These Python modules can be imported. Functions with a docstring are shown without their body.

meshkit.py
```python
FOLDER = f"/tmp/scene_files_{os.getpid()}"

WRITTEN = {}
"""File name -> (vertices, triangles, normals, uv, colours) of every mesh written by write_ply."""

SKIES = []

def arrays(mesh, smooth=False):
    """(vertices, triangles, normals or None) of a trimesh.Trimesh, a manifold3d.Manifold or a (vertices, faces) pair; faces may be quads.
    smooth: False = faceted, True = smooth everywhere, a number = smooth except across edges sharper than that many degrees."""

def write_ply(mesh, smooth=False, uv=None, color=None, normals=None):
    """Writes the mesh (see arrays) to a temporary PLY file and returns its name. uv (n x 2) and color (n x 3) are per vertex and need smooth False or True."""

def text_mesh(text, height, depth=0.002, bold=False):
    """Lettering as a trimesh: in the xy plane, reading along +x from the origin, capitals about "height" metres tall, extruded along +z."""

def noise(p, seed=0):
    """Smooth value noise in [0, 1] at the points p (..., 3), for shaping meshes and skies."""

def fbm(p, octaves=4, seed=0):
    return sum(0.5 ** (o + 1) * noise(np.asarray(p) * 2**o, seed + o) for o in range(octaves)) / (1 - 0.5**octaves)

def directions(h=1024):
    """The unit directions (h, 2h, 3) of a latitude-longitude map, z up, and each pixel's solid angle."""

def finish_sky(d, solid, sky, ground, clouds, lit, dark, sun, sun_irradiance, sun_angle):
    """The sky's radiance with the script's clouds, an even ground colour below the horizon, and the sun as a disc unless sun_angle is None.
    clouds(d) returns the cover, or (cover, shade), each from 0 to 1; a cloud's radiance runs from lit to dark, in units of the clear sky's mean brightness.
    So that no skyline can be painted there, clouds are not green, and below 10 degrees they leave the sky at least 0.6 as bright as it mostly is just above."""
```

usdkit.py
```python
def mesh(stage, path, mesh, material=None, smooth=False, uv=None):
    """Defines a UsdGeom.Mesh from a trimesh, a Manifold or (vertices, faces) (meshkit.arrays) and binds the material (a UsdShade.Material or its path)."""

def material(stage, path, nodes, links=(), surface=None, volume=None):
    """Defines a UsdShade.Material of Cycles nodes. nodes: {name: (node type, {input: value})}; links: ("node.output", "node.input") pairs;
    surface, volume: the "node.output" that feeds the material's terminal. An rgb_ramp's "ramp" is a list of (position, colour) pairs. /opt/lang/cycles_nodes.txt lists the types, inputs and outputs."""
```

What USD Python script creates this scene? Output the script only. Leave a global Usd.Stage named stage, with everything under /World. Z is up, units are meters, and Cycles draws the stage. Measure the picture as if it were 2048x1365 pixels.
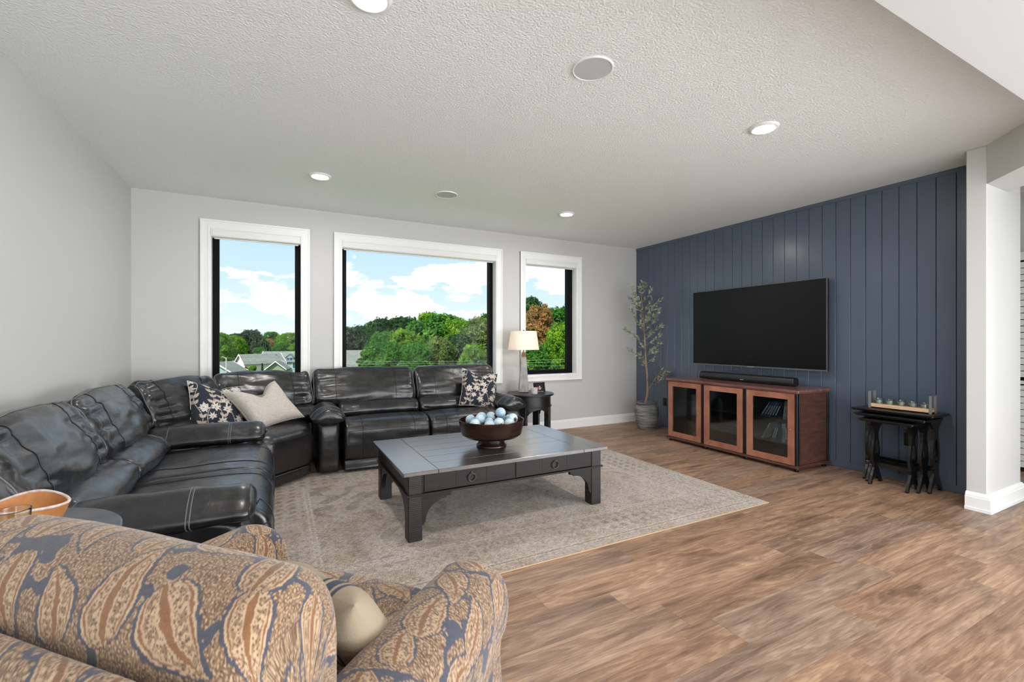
import math, random
import numpy as np, trimesh, manifold3d, shapely.geometry as sg, shapely.ops as so
import usdkit, meshkit
from pxr import Usd, UsdGeom, UsdLux, UsdShade, Gf, Sdf, Vt

# sun, unseen area light and lamp strengths
SUN, L_KITCHEN, L_DINING, L_LEFT, L_CAN = 1.9, 6.5, 14.0, 5.6, 300.0
DAY = (.95, .985, 1.03)  # cool tint shared by the unseen area lights
EXPOSURE = .24
SKYX, SKYY, SKYZ = 4.3, .7, .4
# ------------------------------------------------------------------ camera, sky, sun, unseen area lights, exposure
stage = Usd.Stage.CreateInMemory()
UsdGeom.SetStageUpAxis(stage, 'Z'); UsdGeom.SetStageMetersPerUnit(stage, 1.0)
UsdGeom.Xform.Define(stage, '/World'); UsdGeom.Scope.Define(stage, '/World/Looks')
F_PX = 904.0                                   # focal length in pixels of the 2048 wide frame
cam = UsdGeom.Camera.Define(stage, '/World/camera')
cam.CreateHorizontalApertureAttr(36.0); cam.CreateFocalLengthAttr(36.0 * F_PX / 2048)
cam.CreateVerticalApertureOffsetAttr(-36.0 * 1.7 / 2048)
cam.AddTranslateOp().Set((0, 0, 1.287)); cam.AddRotateXYZOp().Set((90, 0, -27.41))
cam.CreateClippingRangeAttr((0.05, 5000.0))
cam.CreateExposureAttr(EXPOSURE)
cam.CreateFStopAttr(6.3); cam.CreateFocusDistanceAttr(4.0)
YB, XL, XR, CEIL = 5.487, -1.239, 5.097, 2.74  # back wall, left wall, right wall, ceiling
YF, XD = -7.6, 6.5                             # unseen rear wall, set far back to even the light; right-hand wall

def S(r, g, b):
    """8 bit sRGB to linear."""
    return tuple((x / 255 / 12.92) if x / 255 < .04045 else ((x / 255 + .055) / 1.055) ** 2.4 for x in (r, g, b))

def M(name, nodes, links=(), surface='p.BSDF'):
    return usdkit.material(stage, '/World/Looks/' + name, nodes, links, surface=surface)

sky_mat = M('sky', {
    'tc': ('texture_coordinate', {}), 'xyz': ('separate_xyz', {}),
    'grad': ('rgb_ramp', {'ramp': [(0, (.84, .92, 1.0)), (.05, (.74, .87, 1.0)), (.12, (.62, .80, .99)), (.22, (.50, .72, .97)), (.40, (.36, .60, .92)), (.7, (.20, .42, .80)), (1, (.14, .32, .70))]}),
    'map': ('mapping', {'scale': (1.0, 1.0, 2.6), 'location': (SKYX, SKYY, SKYZ)}),
    'n1': ('noise_texture', {'scale': 5.6, 'detail': 9.0, 'roughness': .56, 'distortion': .1}),
    'cov': ('rgb_ramp', {'ramp': [(.505, (0, 0, 0)), (.535, (.75, .75, .75)), (.58, (1, 1, 1))]}),
    'mx': ('mix', {'color2': (1.08, 1.08, 1.09)}),
    'b': ('background_shader', {'strength': 1.0})},
    [('tc.generated', 'xyz.vector'), ('xyz.z', 'grad.fac'), ('tc.generated', 'map.vector'), ('map.vector', 'n1.vector'), ('n1.fac', 'cov.fac'),
     ('cov.color', 'mx.fac'), ('grad.color', 'mx.color1'), ('mx.color', 'b.color')], surface='b.background')
sky = UsdLux.DomeLight.Define(stage, '/World/sky_light'); sky.CreateIntensityAttr(1.0)
UsdShade.MaterialBindingAPI.Apply(sky.GetPrim()).Bind(sky_mat)
sun = UsdLux.DistantLight.Define(stage, '/World/sun_light'); sun.CreateIntensityAttr(SUN); sun.CreateNormalizeAttr(True); sun.CreateAngleAttr(.53); sun.CreateColorAttr((1.0, .95, .86))
sun.AddRotateXYZOp().Set((38, 0, -55))         # high, from the left and a little behind the camera: no sun enters the room

def window_daylight(name, center, rot, w, h, power, color):
    """An unseen area light, out of view, placed to brighten the room."""
    r = UsdLux.RectLight.Define(stage, '/World/' + name)
    r.CreateWidthAttr(w); r.CreateHeightAttr(h); r.CreateIntensityAttr(power); r.CreateColorAttr(color)
    r.AddTranslateOp().Set(center); r.AddRotateXYZOp().Set(rot)
window_daylight('kitchen_daylight', (2.6, YF + .03, .95), (90, 0, 0), 7.0, 1.8, L_KITCHEN, DAY)  # unseen, behind the camera, aimed forward to brighten the whole room
window_daylight('dining_daylight', (XD - .03, -3.5, .95), (90, 0, 90), 5.4, 1.8, L_DINING, DAY)  # unseen, right of the camera; lights the left wall and the leather
window_daylight('breakfast_daylight', (XL + .03, -3.9, .95), (90, 0, -90), 5.0, 1.8, L_LEFT, DAY)  # unseen, left of the camera; lights the blue wall and the pillar

# ------------------------------------------------------------------ helpers
used = {}
def path_for(name, parent=None):
    base = (str(parent.GetPath()) if parent else '/World') + '/' + name
    n = used.get(base, 0); used[base] = n + 1
    return base if n == 0 else '%s_%03d' % (base, n)

def tag(prim, label=None, cat=None, group=None, kind=None):
    for k, v in (('label', label), ('category', cat), ('group', group), ('kind', kind)):
        if v: prim.SetCustomDataByKey(k, v)
    return prim

def thing(name, label, cat, loc=(0, 0, 0), rz=0.0, group=None, kind=None, tilt=None, scale=None):
    x = UsdGeom.Xform.Define(stage, path_for(name)); x.AddTranslateOp().Set(tuple(map(float, loc)))
    if tilt is not None: x.AddRotateXYZOp().Set((tilt[0], tilt[1], rz))
    else: x.AddRotateZOp().Set(float(rz))
    if scale is not None: x.AddScaleOp().Set(tuple(map(float, scale)))
    return tag(x.GetPrim(), label, cat, group, kind)

def obj(name, mesh, mat, parent=None, smooth=False, label=None, cat=None, group=None, kind=None, color=None):
    m = usdkit.mesh(stage, path_for(name, parent), mesh, mat, smooth=smooth)
    if color is not None:
        UsdGeom.PrimvarsAPI(m).CreatePrimvar('print', Sdf.ValueTypeNames.Color3fArray, 'vertex').Set(Vt.Vec3fArray.FromNumpy(np.asarray(color, np.float32)))
    return tag(m.GetPrim(), label, cat, group, kind)

def dup(src, loc, rz=0.0, label=None, group=None, tilt=None, scale=None):
    was = src.GetCustomData()
    name = src.GetName(); name = name[:-4] if name[-3:].isdigit() else name
    r = thing(name, label or was['label'], was['category'], loc, rz, group or was.get('group'), None, tilt, scale)
    r.GetReferences().AddInternalReference(src.GetPath()); r.SetInstanceable(True)
    return r

_sg = np.array([(x, y, z) for x in (-1, 1) for y in (-1, 1) for z in (-1, 1)], float)
_cb = np.concatenate([_sg * np.where(np.arange(3) == k, 1, .9) for k in range(3)])
_cf = trimesh.convex.convex_hull(_cb); 
_order = [int(np.argmin(np.abs(_cf.vertices - p).sum(1))) for p in _cb]; _inv = np.argsort(_order) if sorted(_order) == list(range(24)) else None
_cfaces = np.array([[_order.index(i) for i in f] for f in _cf.faces])
def box(x0, x1, y0, y1, z0, z1, b=.003):
    """A box with chamfered edges."""
    c = np.array([(x0 + x1) / 2, (y0 + y1) / 2, (z0 + z1) / 2]); h = np.array([abs(x1 - x0), abs(y1 - y0), abs(z1 - z0)]) / 2
    b = min(b, h.min() * .6)
    if b <= 0:
        return trimesh.creation.box(h * 2, trimesh.transformations.translation_matrix(c))
    v = np.concatenate([_sg * (h - np.where(np.arange(3) == k, 0, b)) for k in range(3)]) + c
    return trimesh.Trimesh(v, _cfaces, process=False)

def cat(*ms):
    ms = [m for m in ms if m is not None]
    return trimesh.util.concatenate(list(ms))

def rot(mesh, deg, axis=(0, 0, 1), point=(0, 0, 0)):
    m = mesh.copy(); m.apply_transform(trimesh.transformations.rotation_matrix(math.radians(deg), axis, point)); return m

def move(mesh, *d):
    m = mesh.copy(); m.apply_translation(d); return m

def lathe(prof, n=48, loc=(0, 0, 0), sx=1, sy=1):
    """Revolves (r, z) pairs about z."""
    prof = np.array(prof, float); k = len(prof); a = np.arange(n) * 2 * math.pi / n
    v = np.stack([np.outer(prof[:, 0], np.cos(a)) * sx, np.outer(prof[:, 0], np.sin(a)) * sy, np.repeat(prof[:, 1:2], n, 1)], -1).reshape(-1, 3)
    i, j = np.meshgrid(np.arange(k - 1), np.arange(n), indexing='ij'); j2 = (j + 1) % n
    f = np.concatenate([np.stack([i * n + j, i * n + j2, (i + 1) * n + j2], -1).reshape(-1, 3), np.stack([i * n + j, (i + 1) * n + j2, (i + 1) * n + j], -1).reshape(-1, 3)])
    m = trimesh.Trimesh(v, f, process=True)
    m.update_faces(m.nondegenerate_faces()); m.apply_translation(loc); return m

def tube(pts, r, n=8, closed=False):
    """A round bar along a polyline; r may vary along it."""
    P = np.array(pts, float); N = len(P); r = np.broadcast_to(np.asarray(r, float), (N,))
    T = np.roll(P, -1, 0) - np.roll(P, 1, 0) if closed else np.gradient(P, axis=0)
    T /= np.maximum(np.linalg.norm(T, axis=1, keepdims=True), 1e-9)
    u = np.cross(T[0], (0, 0, 1.0)); u = u if np.linalg.norm(u) > .1 else np.cross(T[0], (1.0, 0, 0)); u /= np.linalg.norm(u)
    rings = []
    for i in range(N):
        u = u - T[i] * (u @ T[i]); u /= np.linalg.norm(u); w = np.cross(T[i], u)
        a = np.arange(n) * 2 * math.pi / n
        rings.append(P[i] + r[i] * (np.cos(a)[:, None] * u + np.sin(a)[:, None] * w))
    v = np.concatenate(rings); f = []
    for i in range(N if closed else N - 1):
        o, q = i * n, ((i + 1) % N) * n
        for j in range(n):
            k = (j + 1) % n; f += [(o + j, o + k, q + k), (o + j, q + k, q + j)]
    if not closed:
        v = np.concatenate([v, P[:1], P[-1:]])
        for j in range(n):
            k = (j + 1) % n; f += [(N * n, k, j), (N * n + 1, (N - 1) * n + j, (N - 1) * n + k)]
    return trimesh.Trimesh(v, f, process=False)

def spline(pts, n=48, closed=True):
    """Catmull-Rom through the points, evenly spaced along its length."""
    P = np.array(pts, float); k = len(P); out = []
    idx = lambda i: P[i % k] if closed else P[min(max(i, 0), k - 1)]
    for i in range(k if closed else k - 1):
        a, b, c, d = idx(i - 1), idx(i), idx(i + 1), idx(i + 2)
        for t in np.linspace(0, 1, 12, endpoint=False):
            out.append(.5 * (2 * b + (c - a) * t + (2 * a - 5 * b + 4 * c - d) * t * t + (3 * b - a - 3 * c + d) * t ** 3))
    out = np.array(out + [out[0] if closed else P[-1]])
    s = np.concatenate([[0], np.cumsum(np.linalg.norm(np.diff(out, axis=0), axis=1))])
    q = np.linspace(0, s[-1], n, endpoint=not closed)
    return np.stack([np.interp(q, s, out[:, j]) for j in range(out.shape[1])], 1)

def extrude(poly, d, axis='z', loc=(0, 0, 0)):
    """A shapely polygon (u, v) extruded by d along axis: z: (x, y); y: (x, z); x: (y, z)."""
    gs = getattr(poly, 'geoms', [poly]); m = cat(*[trimesh.creation.extrude_polygon(g, d, engine='earcut') for g in gs])
    v = m.vertices.copy()
    if axis == 'y': m.vertices = np.stack([v[:, 0], v[:, 2], v[:, 1]], 1); m.invert()
    if axis == 'x': m.vertices = np.stack([v[:, 2], v[:, 0], v[:, 1]], 1)
    m.apply_translation(loc); return m

def puff(prof, w0, w1, r, nsec=28, wr=0.0, seed=0, axis='x', bulge=0.0, wscale=(3, 9), power=2.2, ends=.5, capn=3):
    """A stuffed cushion: a closed side profile carried across a width, its ends rounded by r, with soft wrinkles of depth wr.
    axis x: the profile is (y, z) and the width runs along x; axis y: the profile is (x, z) and the width along y."""
    P = np.array(prof, float); n = len(P); c = (P.max(0) + P.min(0)) / 2
    area = .5 * np.sum(P[:, 0] * np.roll(P[:, 1], -1) - np.roll(P[:, 0], -1) * P[:, 1])
    if area < 0: P = P[::-1]
    half, mid = (w1 - w0) / 2, (w1 + w0) / 2
    k = max(6, nsec // 4); q = np.sin(np.linspace(0, math.pi / 2, k + 1))
    t = np.concatenate([-half + r * (1 - q[::-1][:-1]) , np.linspace(-half + r, half - r, nsec + 1), half - r * (1 - q[1:])])
    t = np.unique(np.round(t, 6))
    d = np.linalg.norm(P - c, axis=1); V = []
    for x in t:
        g = max(0, abs(x) - (half - r)) / r
        e = r * (1 - max(0, 1 - g ** power) ** (1 / power)) if g > 0 else 0
        s = 1 - np.minimum(e / d, .9)
        s = s * (1 + bulge * (1 - (x / half) ** 2))
        V.append(np.concatenate([np.full((n, 1), x + mid), c + (P - c) * s[:, None]], 1))
    gg = np.clip((half - np.abs(t)) / r, 0, 1) ** 1.1
    fade = np.concatenate([np.zeros(capn), gg, np.zeros(capn)]); ck = np.linspace(.12, .9, capn)
    def cap(ring, sgn):
        g = ring.mean(0); return [np.concatenate([ring[:, :1] + sgn * o * r, g[1:] + (ring[:, 1:] - g[1:]) * k], 1) for k, o in zip(ck, .12 * (1 - ck ** 2))]
    V = cap(V[0], -1) + V + cap(V[-1], 1)[::-1]; t = np.concatenate([[t[0]] * capn, t, [t[-1]] * capn])
    V = np.array(V); m = len(t); v = V.reshape(-1, 3)
    i, j = np.meshgrid(np.arange(m - 1), np.arange(n), indexing='ij'); j2 = (j + 1) % n
    f = np.concatenate([np.stack([i * n + j, i * n + j2, (i + 1) * n + j2], -1).reshape(-1, 3), np.stack([i * n + j, (i + 1) * n + j2, (i + 1) * n + j], -1).reshape(-1, 3)])
    a, b = len(v), len(v) + 1
    v = np.concatenate([v, [V[0].mean(0)], [V[-1].mean(0)]]); jj = np.arange(n); jn = (jj + 1) % n
    f = np.concatenate([f, np.stack([np.full(n, a), jn, jj], 1), np.stack([np.full(n, b), (m - 1) * n + jj, (m - 1) * n + jn], 1)])
    mesh = trimesh.Trimesh(v, f, process=False)
    if mesh.volume < 0: mesh.invert()
    if wr:
        nn = mesh.vertex_normals; u = (v[:, 0] - mid) / half
        p1 = np.stack([v[:, 0] * wscale[0], v[:, 1] * wscale[1], v[:, 2] * wscale[1]], 1)
        w = meshkit.fbm(p1 + seed * 7.3, 3, seed) - .5
        fold = np.abs(meshkit.noise(p1 * np.array([.6, 1.8, 1.8]) + 3.1 * seed, seed + 5) - .5) * 2
        edge = np.clip((np.abs(u) - ends) / (1 - ends), 0, 1) ** 1.2
        fd = np.concatenate([np.repeat(fade, n), [0, 0]])
        mesh.vertices = v + nn * (fd * wr * (1.2 * w + edge * (1 - fold ** .6) * 1.6 * -1))[:, None]
    if axis == 'y':
        q = mesh.vertices.copy(); mesh.vertices = np.stack([q[:, 1], q[:, 0], q[:, 2]], 1); mesh.invert()
    al = np.concatenate([[0], np.cumsum(np.linalg.norm(np.diff(P, axis=0), axis=1))])
    su = np.concatenate([[0], np.cumsum(np.linalg.norm(np.diff(V, axis=0), axis=2).mean(1))])
    mesh.metadata['grid'] = (m, n)
    mesh.metadata['uv'] = np.concatenate([np.stack([np.repeat(su, n), np.tile(al, m)], 1), [[su[0], al.mean()], [su[-1], al.mean()]]])
    return mesh

def around(mesh, frac, r=.0024, off=.0012, part=(0, 1)):
    """Piping that lies on a cushion's own skin, round it at one place of its width."""
    m, n = mesh.metadata['grid']; V = mesh.vertices[:m * n].reshape(m, n, 3); N = mesh.vertex_normals[:m * n].reshape(m, n, 3)
    k = int(np.argmax(np.ptp(V[:, 0], axis=0))); a = V[:, 0, k]
    i = 3 + int(np.argmin(np.abs(V[3:-3].mean(1)[:, k] - (V[3:-3].mean(1)[0, k] + frac * (V[3:-3].mean(1)[-1, k] - V[3:-3].mean(1)[0, k])))))
    P = V[i] + N[i] * off
    if part != (0, 1): return tube(np.roll(P, -int(part[0] * n), 0)[:max(3, int((part[1] - part[0]) * n))], r, 6)
    return tube(P, r, 6, closed=True)

def along(mesh, pick, r=.0026, off=.0014, trim=5):
    """Piping along a cushion's width; pick chooses the place of its side profile from the (n, 3) middle section."""
    m, n = mesh.metadata['grid']; V = mesh.vertices[:m * n].reshape(m, n, 3); N = mesh.vertex_normals[:m * n].reshape(m, n, 3)
    j = pick(V[m // 2]); return tube(V[trim:m - trim, j] + N[trim:m - trim, j] * off, r, 6)

def throw_pillow(w, h, t, n=46, corner=.10, seed=0, sag=.0, crease=.012):
    """A square cushion with pulled-out corners: width x, height y, thickness z. Also returns each vertex's (u, v) in metres."""
    g = np.linspace(-1, 1, n); g = np.sign(g) * (1 - (1 - np.abs(g)) ** 1.25)
    U, V = np.meshgrid(g, g, indexing='ij')
    sx = 1 - corner * (1 - V ** 2) * np.abs(U) ** 3; sy = 1 - corner * (1 - U ** 2) * np.abs(V) ** 3
    X, Y = U * w / 2 * sx, V * h / 2 * sy
    Z = t / 2 * np.clip((1 - U ** 4) * (1 - V ** 4), 0, 1) ** .55
    Z = Z * (1 + .25 * (meshkit.noise(np.stack([U * 1.3, V * 1.3, U * 0 + seed], -1), seed) - .5))
    Z -= sag * np.exp(-((U / .25) ** 2)) * np.clip((V - .1), 0, 1) ** 1
    Z += crease * (meshkit.fbm(np.stack([U * 2.2, V * 2.2, U * 0 + seed + 9], -1), 3, seed) - .5) * (1 - U ** 8) * (1 - V ** 8)
    Y = Y - sag * 1.3 * np.exp(-((U / .45) ** 2)) * np.clip(V, 0, 1) ** 2
    top = np.stack([X, Y, Z], -1).reshape(-1, 3); bot = np.stack([X, Y, -Z], -1).reshape(-1, 3)
    i, j = np.meshgrid(np.arange(n - 1), np.arange(n - 1), indexing='ij'); a = i * n + j
    f = np.concatenate([np.stack([a, a + n, a + n + 1], -1).reshape(-1, 3), np.stack([a, a + n + 1, a + 1], -1).reshape(-1, 3)])
    v = np.concatenate([top, bot]); F = np.concatenate([f, f[:, ::-1] + n * n])
    uv = np.stack([U * w / 2, V * h / 2], -1).reshape(-1, 2)
    return trimesh.Trimesh(v, F, process=False), np.concatenate([uv, uv * np.array([-1, 1]) + 5.0])

def pillow_rim(w, h, corner=.10, sag=0.0, r=.004, n=40):
    g = np.linspace(-1, 1, n)[:-1]; P = []
    for k in range(4):
        for a in g:
            U, V = [(a, -1), (1, a), (-a, 1), (-1, -a)][k]
            sx = 1 - corner * (1 - V ** 2) * abs(U) ** 3; sy = 1 - corner * (1 - U ** 2) * abs(V) ** 3
            P.append((U * w / 2 * sx, V * h / 2 * sy - sag * 1.3 * math.exp(-((U / .45) ** 2)) * max(V, 0) ** 2, 0))
    return tube(P, r, 6, closed=True)

# ------------------------------------------------------------------ materials
def paint(name, col, rough=.55, bump=0, bscale=60, spec=.4, dist=.004):
    n = {'tc': ('texture_coordinate', {}), 'p': ('principled_bsdf', {'base_color': col, 'roughness': rough, 'specular_ior_level': spec})}; l = []
    if bump:
        n['n'] = ('noise_texture', {'scale': bscale, 'detail': 3.0}); n['bp'] = ('bump', {'strength': bump, 'distance': dist})
        l = [('tc.object', 'n.vector'), ('n.fac', 'bp.height'), ('bp.normal', 'p.normal')]
    return M(name, n, l)

def mottled(name, c1, c2, rough=.5, scale=(8, 8, 8), detail=5.0, bump=.0, spec=.5, metal=0.0, lo=.35, hi=.65, loc=(0, 0, 0), dist=.003, distortion=0.0, extra=None):
    """Two colours mixed by stretched noise, the same noise giving fine relief."""
    p = {'roughness': rough, 'specular_ior_level': spec, 'metallic': metal}; p.update(extra or {})
    n = {'tc': ('texture_coordinate', {}), 'm': ('mapping', {'scale': scale, 'location': loc}), 'n': ('noise_texture', {'scale': 1.0, 'detail': detail, 'roughness': .6, 'distortion': distortion}),
         'r': ('rgb_ramp', {'ramp': [(lo, c1), (hi, c2)]}), 'p': ('principled_bsdf', p)}
    l = [('tc.object', 'm.vector'), ('m.vector', 'n.vector'), ('n.fac', 'r.fac'), ('r.color', 'p.base_color')]
    if bump:
        n['bp'] = ('bump', {'strength': bump, 'distance': dist}); l += [('n.fac', 'bp.height'), ('bp.normal', 'p.normal')]
    return M(name, n, l)

def printed(name, rough=.8, bump=.25, bscale=900, sheen=.2, vary=.25):
    """Cloth with a print that is woven into the mesh as the attribute 'print', under a fine weave."""
    return M(name, {'a': ('attribute', {'attribute': 'print'}), 'tc': ('texture_coordinate', {}), 'n': ('noise_texture', {'scale': bscale * .25, 'detail': 2.0}),
                    'r': ('rgb_ramp', {'ramp': [(.3, (1 - vary,) * 3), (.7, (1, 1, 1))]}), 'mx': ('mix', {'mix_type': 'multiply', 'fac': 1.0}),
                    'bp': ('bump', {'strength': bump, 'distance': .002}), 'p': ('principled_bsdf', {'roughness': rough, 'sheen_weight': sheen, 'specular_ior_level': .2})},
             [('tc.object', 'n.vector'), ('n.fac', 'r.fac'), ('a.color', 'mx.color1'), ('r.color', 'mx.color2'), ('mx.color', 'p.base_color'), ('n.fac', 'bp.height'), ('bp.normal', 'p.normal')])

WALL = paint('wall_paint', S(199, 198, 196), .6, .05, 140)
CEILM = paint('ceiling_texture', S(244, 244, 243), .8, .6, 85, .2, .012)
SMOOTHC = paint('soffit_paint', S(204, 203, 201), .7)
PILLARM = paint('pillar_paint', S(208, 207, 204), .6)
TRIM = paint('white_trim', S(238, 238, 236), .4)
BLUE = paint('blue_paint', S(84, 95, 111), .24, .04, 40, .5)
BLUED = paint('blue_joint', S(15, 18, 23), .6)
BLACKF = paint('black_window_frame', S(5, 5, 6), .6, spec=.15)
BLACKP = paint('black_plastic', S(16, 16, 17), .35)
SUBFLOOR = mottled('plain_floor', S(130, 100, 80), S(165, 132, 108), .5, (2, 14, 1))
GLASS = M('window_glass', {'t': ('transparent_bsdf', {'color': (.97, .985, .98)}), 'g': ('glossy_bsdf', {'color': (1, 1, 1), 'roughness': 0.0}), 'f': ('fresnel', {'IOR': 1.08}), 'x': ('mix_closure', {})},
          [('f.fac', 'x.fac'), ('t.BSDF', 'x.closure1'), ('g.BSDF', 'x.closure2')], surface='x.closure')

def plank_mat(i):
    rng = np.random.default_rng(400 + i)
    tone = [(.40, 0), (.50, .0), (.62, .1), (.72, 0), (.55, .25), (.80, .05), (.47, .15), (.66, .2), (.35, .1), (.58, .0)][i]
    k = .62 + .62 * tone[0]; g = tone[1]
    mixc = lambda c: tuple(np.array(c) * k * (1 - g) + g * np.array([np.mean(c)] * 3) * k * .95)
    dark, mid, lite = mixc(S(114, 90, 74)), mixc(S(164, 132, 108)), mixc(S(196, 164, 136))
    ox, oy = rng.uniform(-30, 30, 2)
    return M('floor_wood_%d' % i, {
        'tc': ('texture_coordinate', {}),
        'm1': ('mapping', {'scale': (1.0, 11.0, 1), 'location': (ox, oy, 0)}), 'n1': ('noise_texture', {'scale': 1.7, 'detail': 8.0, 'roughness': .62, 'distortion': .5}),
        'm2': ('mapping', {'scale': (1.9, 5.0, 1), 'location': (oy, ox, 3)}), 'n2': ('noise_texture', {'scale': 1.0, 'detail': 4.0, 'roughness': .55, 'distortion': .4}),
        'm3': ('mapping', {'scale': (.85, 4.4, 1), 'location': (ox * .7, oy * .3, 0)}), 'v': ('voronoi_texture', {'scale': 1.0}),
        'vs': ('math', {'math_type': 'multiply_add', 'value2': 62.0}), 'vn': ('math', {'math_type': 'multiply', 'value2': 26.0}), 'si': ('math', {'math_type': 'sine'}),
        'm4': ('mapping', {'scale': (7, 150, 1)}), 'n4': ('noise_texture', {'scale': 1.0, 'detail': 3.0}),
        'r1': ('rgb_ramp', {'ramp': [(.25, dark), (.47, mid), (.73, lite)]}),
        'r2': ('rgb_ramp', {'ramp': [(.30, (.50, .46, .46)), (.46, (.94, .92, .92)), (.62, (1.06, 1.03, 1.0))]}),
        'r3': ('rgb_ramp', {'ramp': [(.0, (.84, .81, .79)), (.55, (1, 1, 1)), (1, (1.04, 1.04, 1.03))]}),
        'rk': ('rgb_ramp', {'ramp': [(.0, (.30, .25, .23)), (.045, (.42, .37, .35)), (.10, (.85, .83, .82)), (.16, (1, 1, 1))]}),
        'r4': ('rgb_ramp', {'ramp': [(.34, (.76, .74, .73)), (.56, (1, 1, 1)), (.75, (1.06, 1.06, 1.05))]}),
        'x1': ('mix', {'mix_type': 'multiply', 'fac': .8}), 'x2': ('mix', {'mix_type': 'multiply', 'fac': .9}), 'x3': ('mix', {'mix_type': 'multiply', 'fac': .9}), 'x4': ('mix', {'mix_type': 'multiply', 'fac': .8}),
        'bp': ('bump', {'strength': .10, 'distance': .0015}), 'p': ('principled_bsdf', {'roughness': .42, 'specular_ior_level': .32})},
        [('tc.object', 'm1.vector'), ('m1.vector', 'n1.vector'), ('n1.fac', 'r1.fac'), ('tc.object', 'm2.vector'), ('m2.vector', 'n2.vector'), ('n2.fac', 'r2.fac'),
         ('tc.object', 'm3.vector'), ('m3.vector', 'v.vector'), ('n1.fac', 'vn.value1'), ('v.distance', 'vs.value1'), ('vn.value', 'vs.value3'), ('vs.value', 'si.value1'), ('si.value', 'r3.fac'), ('v.distance', 'rk.fac'),
         ('tc.object', 'm4.vector'), ('m4.vector', 'n4.vector'), ('n4.fac', 'r4.fac'),
         ('r1.color', 'x1.color1'), ('r2.color', 'x1.color2'), ('x1.color', 'x2.color1'), ('r3.color', 'x2.color2'), ('x2.color', 'x3.color1'), ('r4.color', 'x3.color2'), ('x3.color', 'x4.color1'), ('rk.color', 'x4.color2'),
         ('x4.color', 'p.base_color'), ('n4.fac', 'bp.height'), ('bp.normal', 'p.normal')])
PLANKS = [plank_mat(i) for i in range(10)]

# ------------------------------------------------------------------ the room
def setting(name, label, cat_):
    x = UsdGeom.Xform.Define(stage, path_for(name)).GetPrim(); return tag(x, label, cat_, None, 'structure')

floor = setting('floor', 'brown wood-look plank floor with staggered joints', 'floor')
PX0, PX1, PY0, PITCH = XL, 6.5, .080, .193
obj('subfloor', cat(box(XL - .2, XD + .2, YF - .2, YB + .2, -.25, -.011, 0)), SUBFLOOR, floor)
KTILE = mottled('kitchen_tile', S(190, 186, 180), S(206, 203, 198), .5, (2, 2, 2))  # unseen floor added in pale grey to bounce neutral light onto the ceiling
obj('kitchen_floor', box(XL, XD, YF, PY0, -.011, 0, 0), KTILE, floor)
rng = random.Random(5)
y, row = PY0, 0
while y < YB - .01:
    x = PX0 - rng.uniform(0, 1.1)
    last = -1
    while x < PX1:
        x2 = x + 1.22
        a, b2 = max(x, PX0), min(x2, PX1)
        if b2 - a > .01:
            i = rng.randrange(10)
            while i == last: i = rng.randrange(10)
            last = i
            obj('plank', box(a + .0004, b2 - .0004, y + .0004, min(y + PITCH, YB) - .0004, -.011, 0, .0005), PLANKS[i], floor)
        x = x2
    y += PITCH; row += 1

ceiling = setting('ceiling', 'white ceiling with a fine stippled texture', 'ceiling')
obj('ceiling_panel', box(XL - .2, XD + .2, YF - .2, YB + .2, CEIL, CEIL + .2, 0), CEILM, ceiling)

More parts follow.
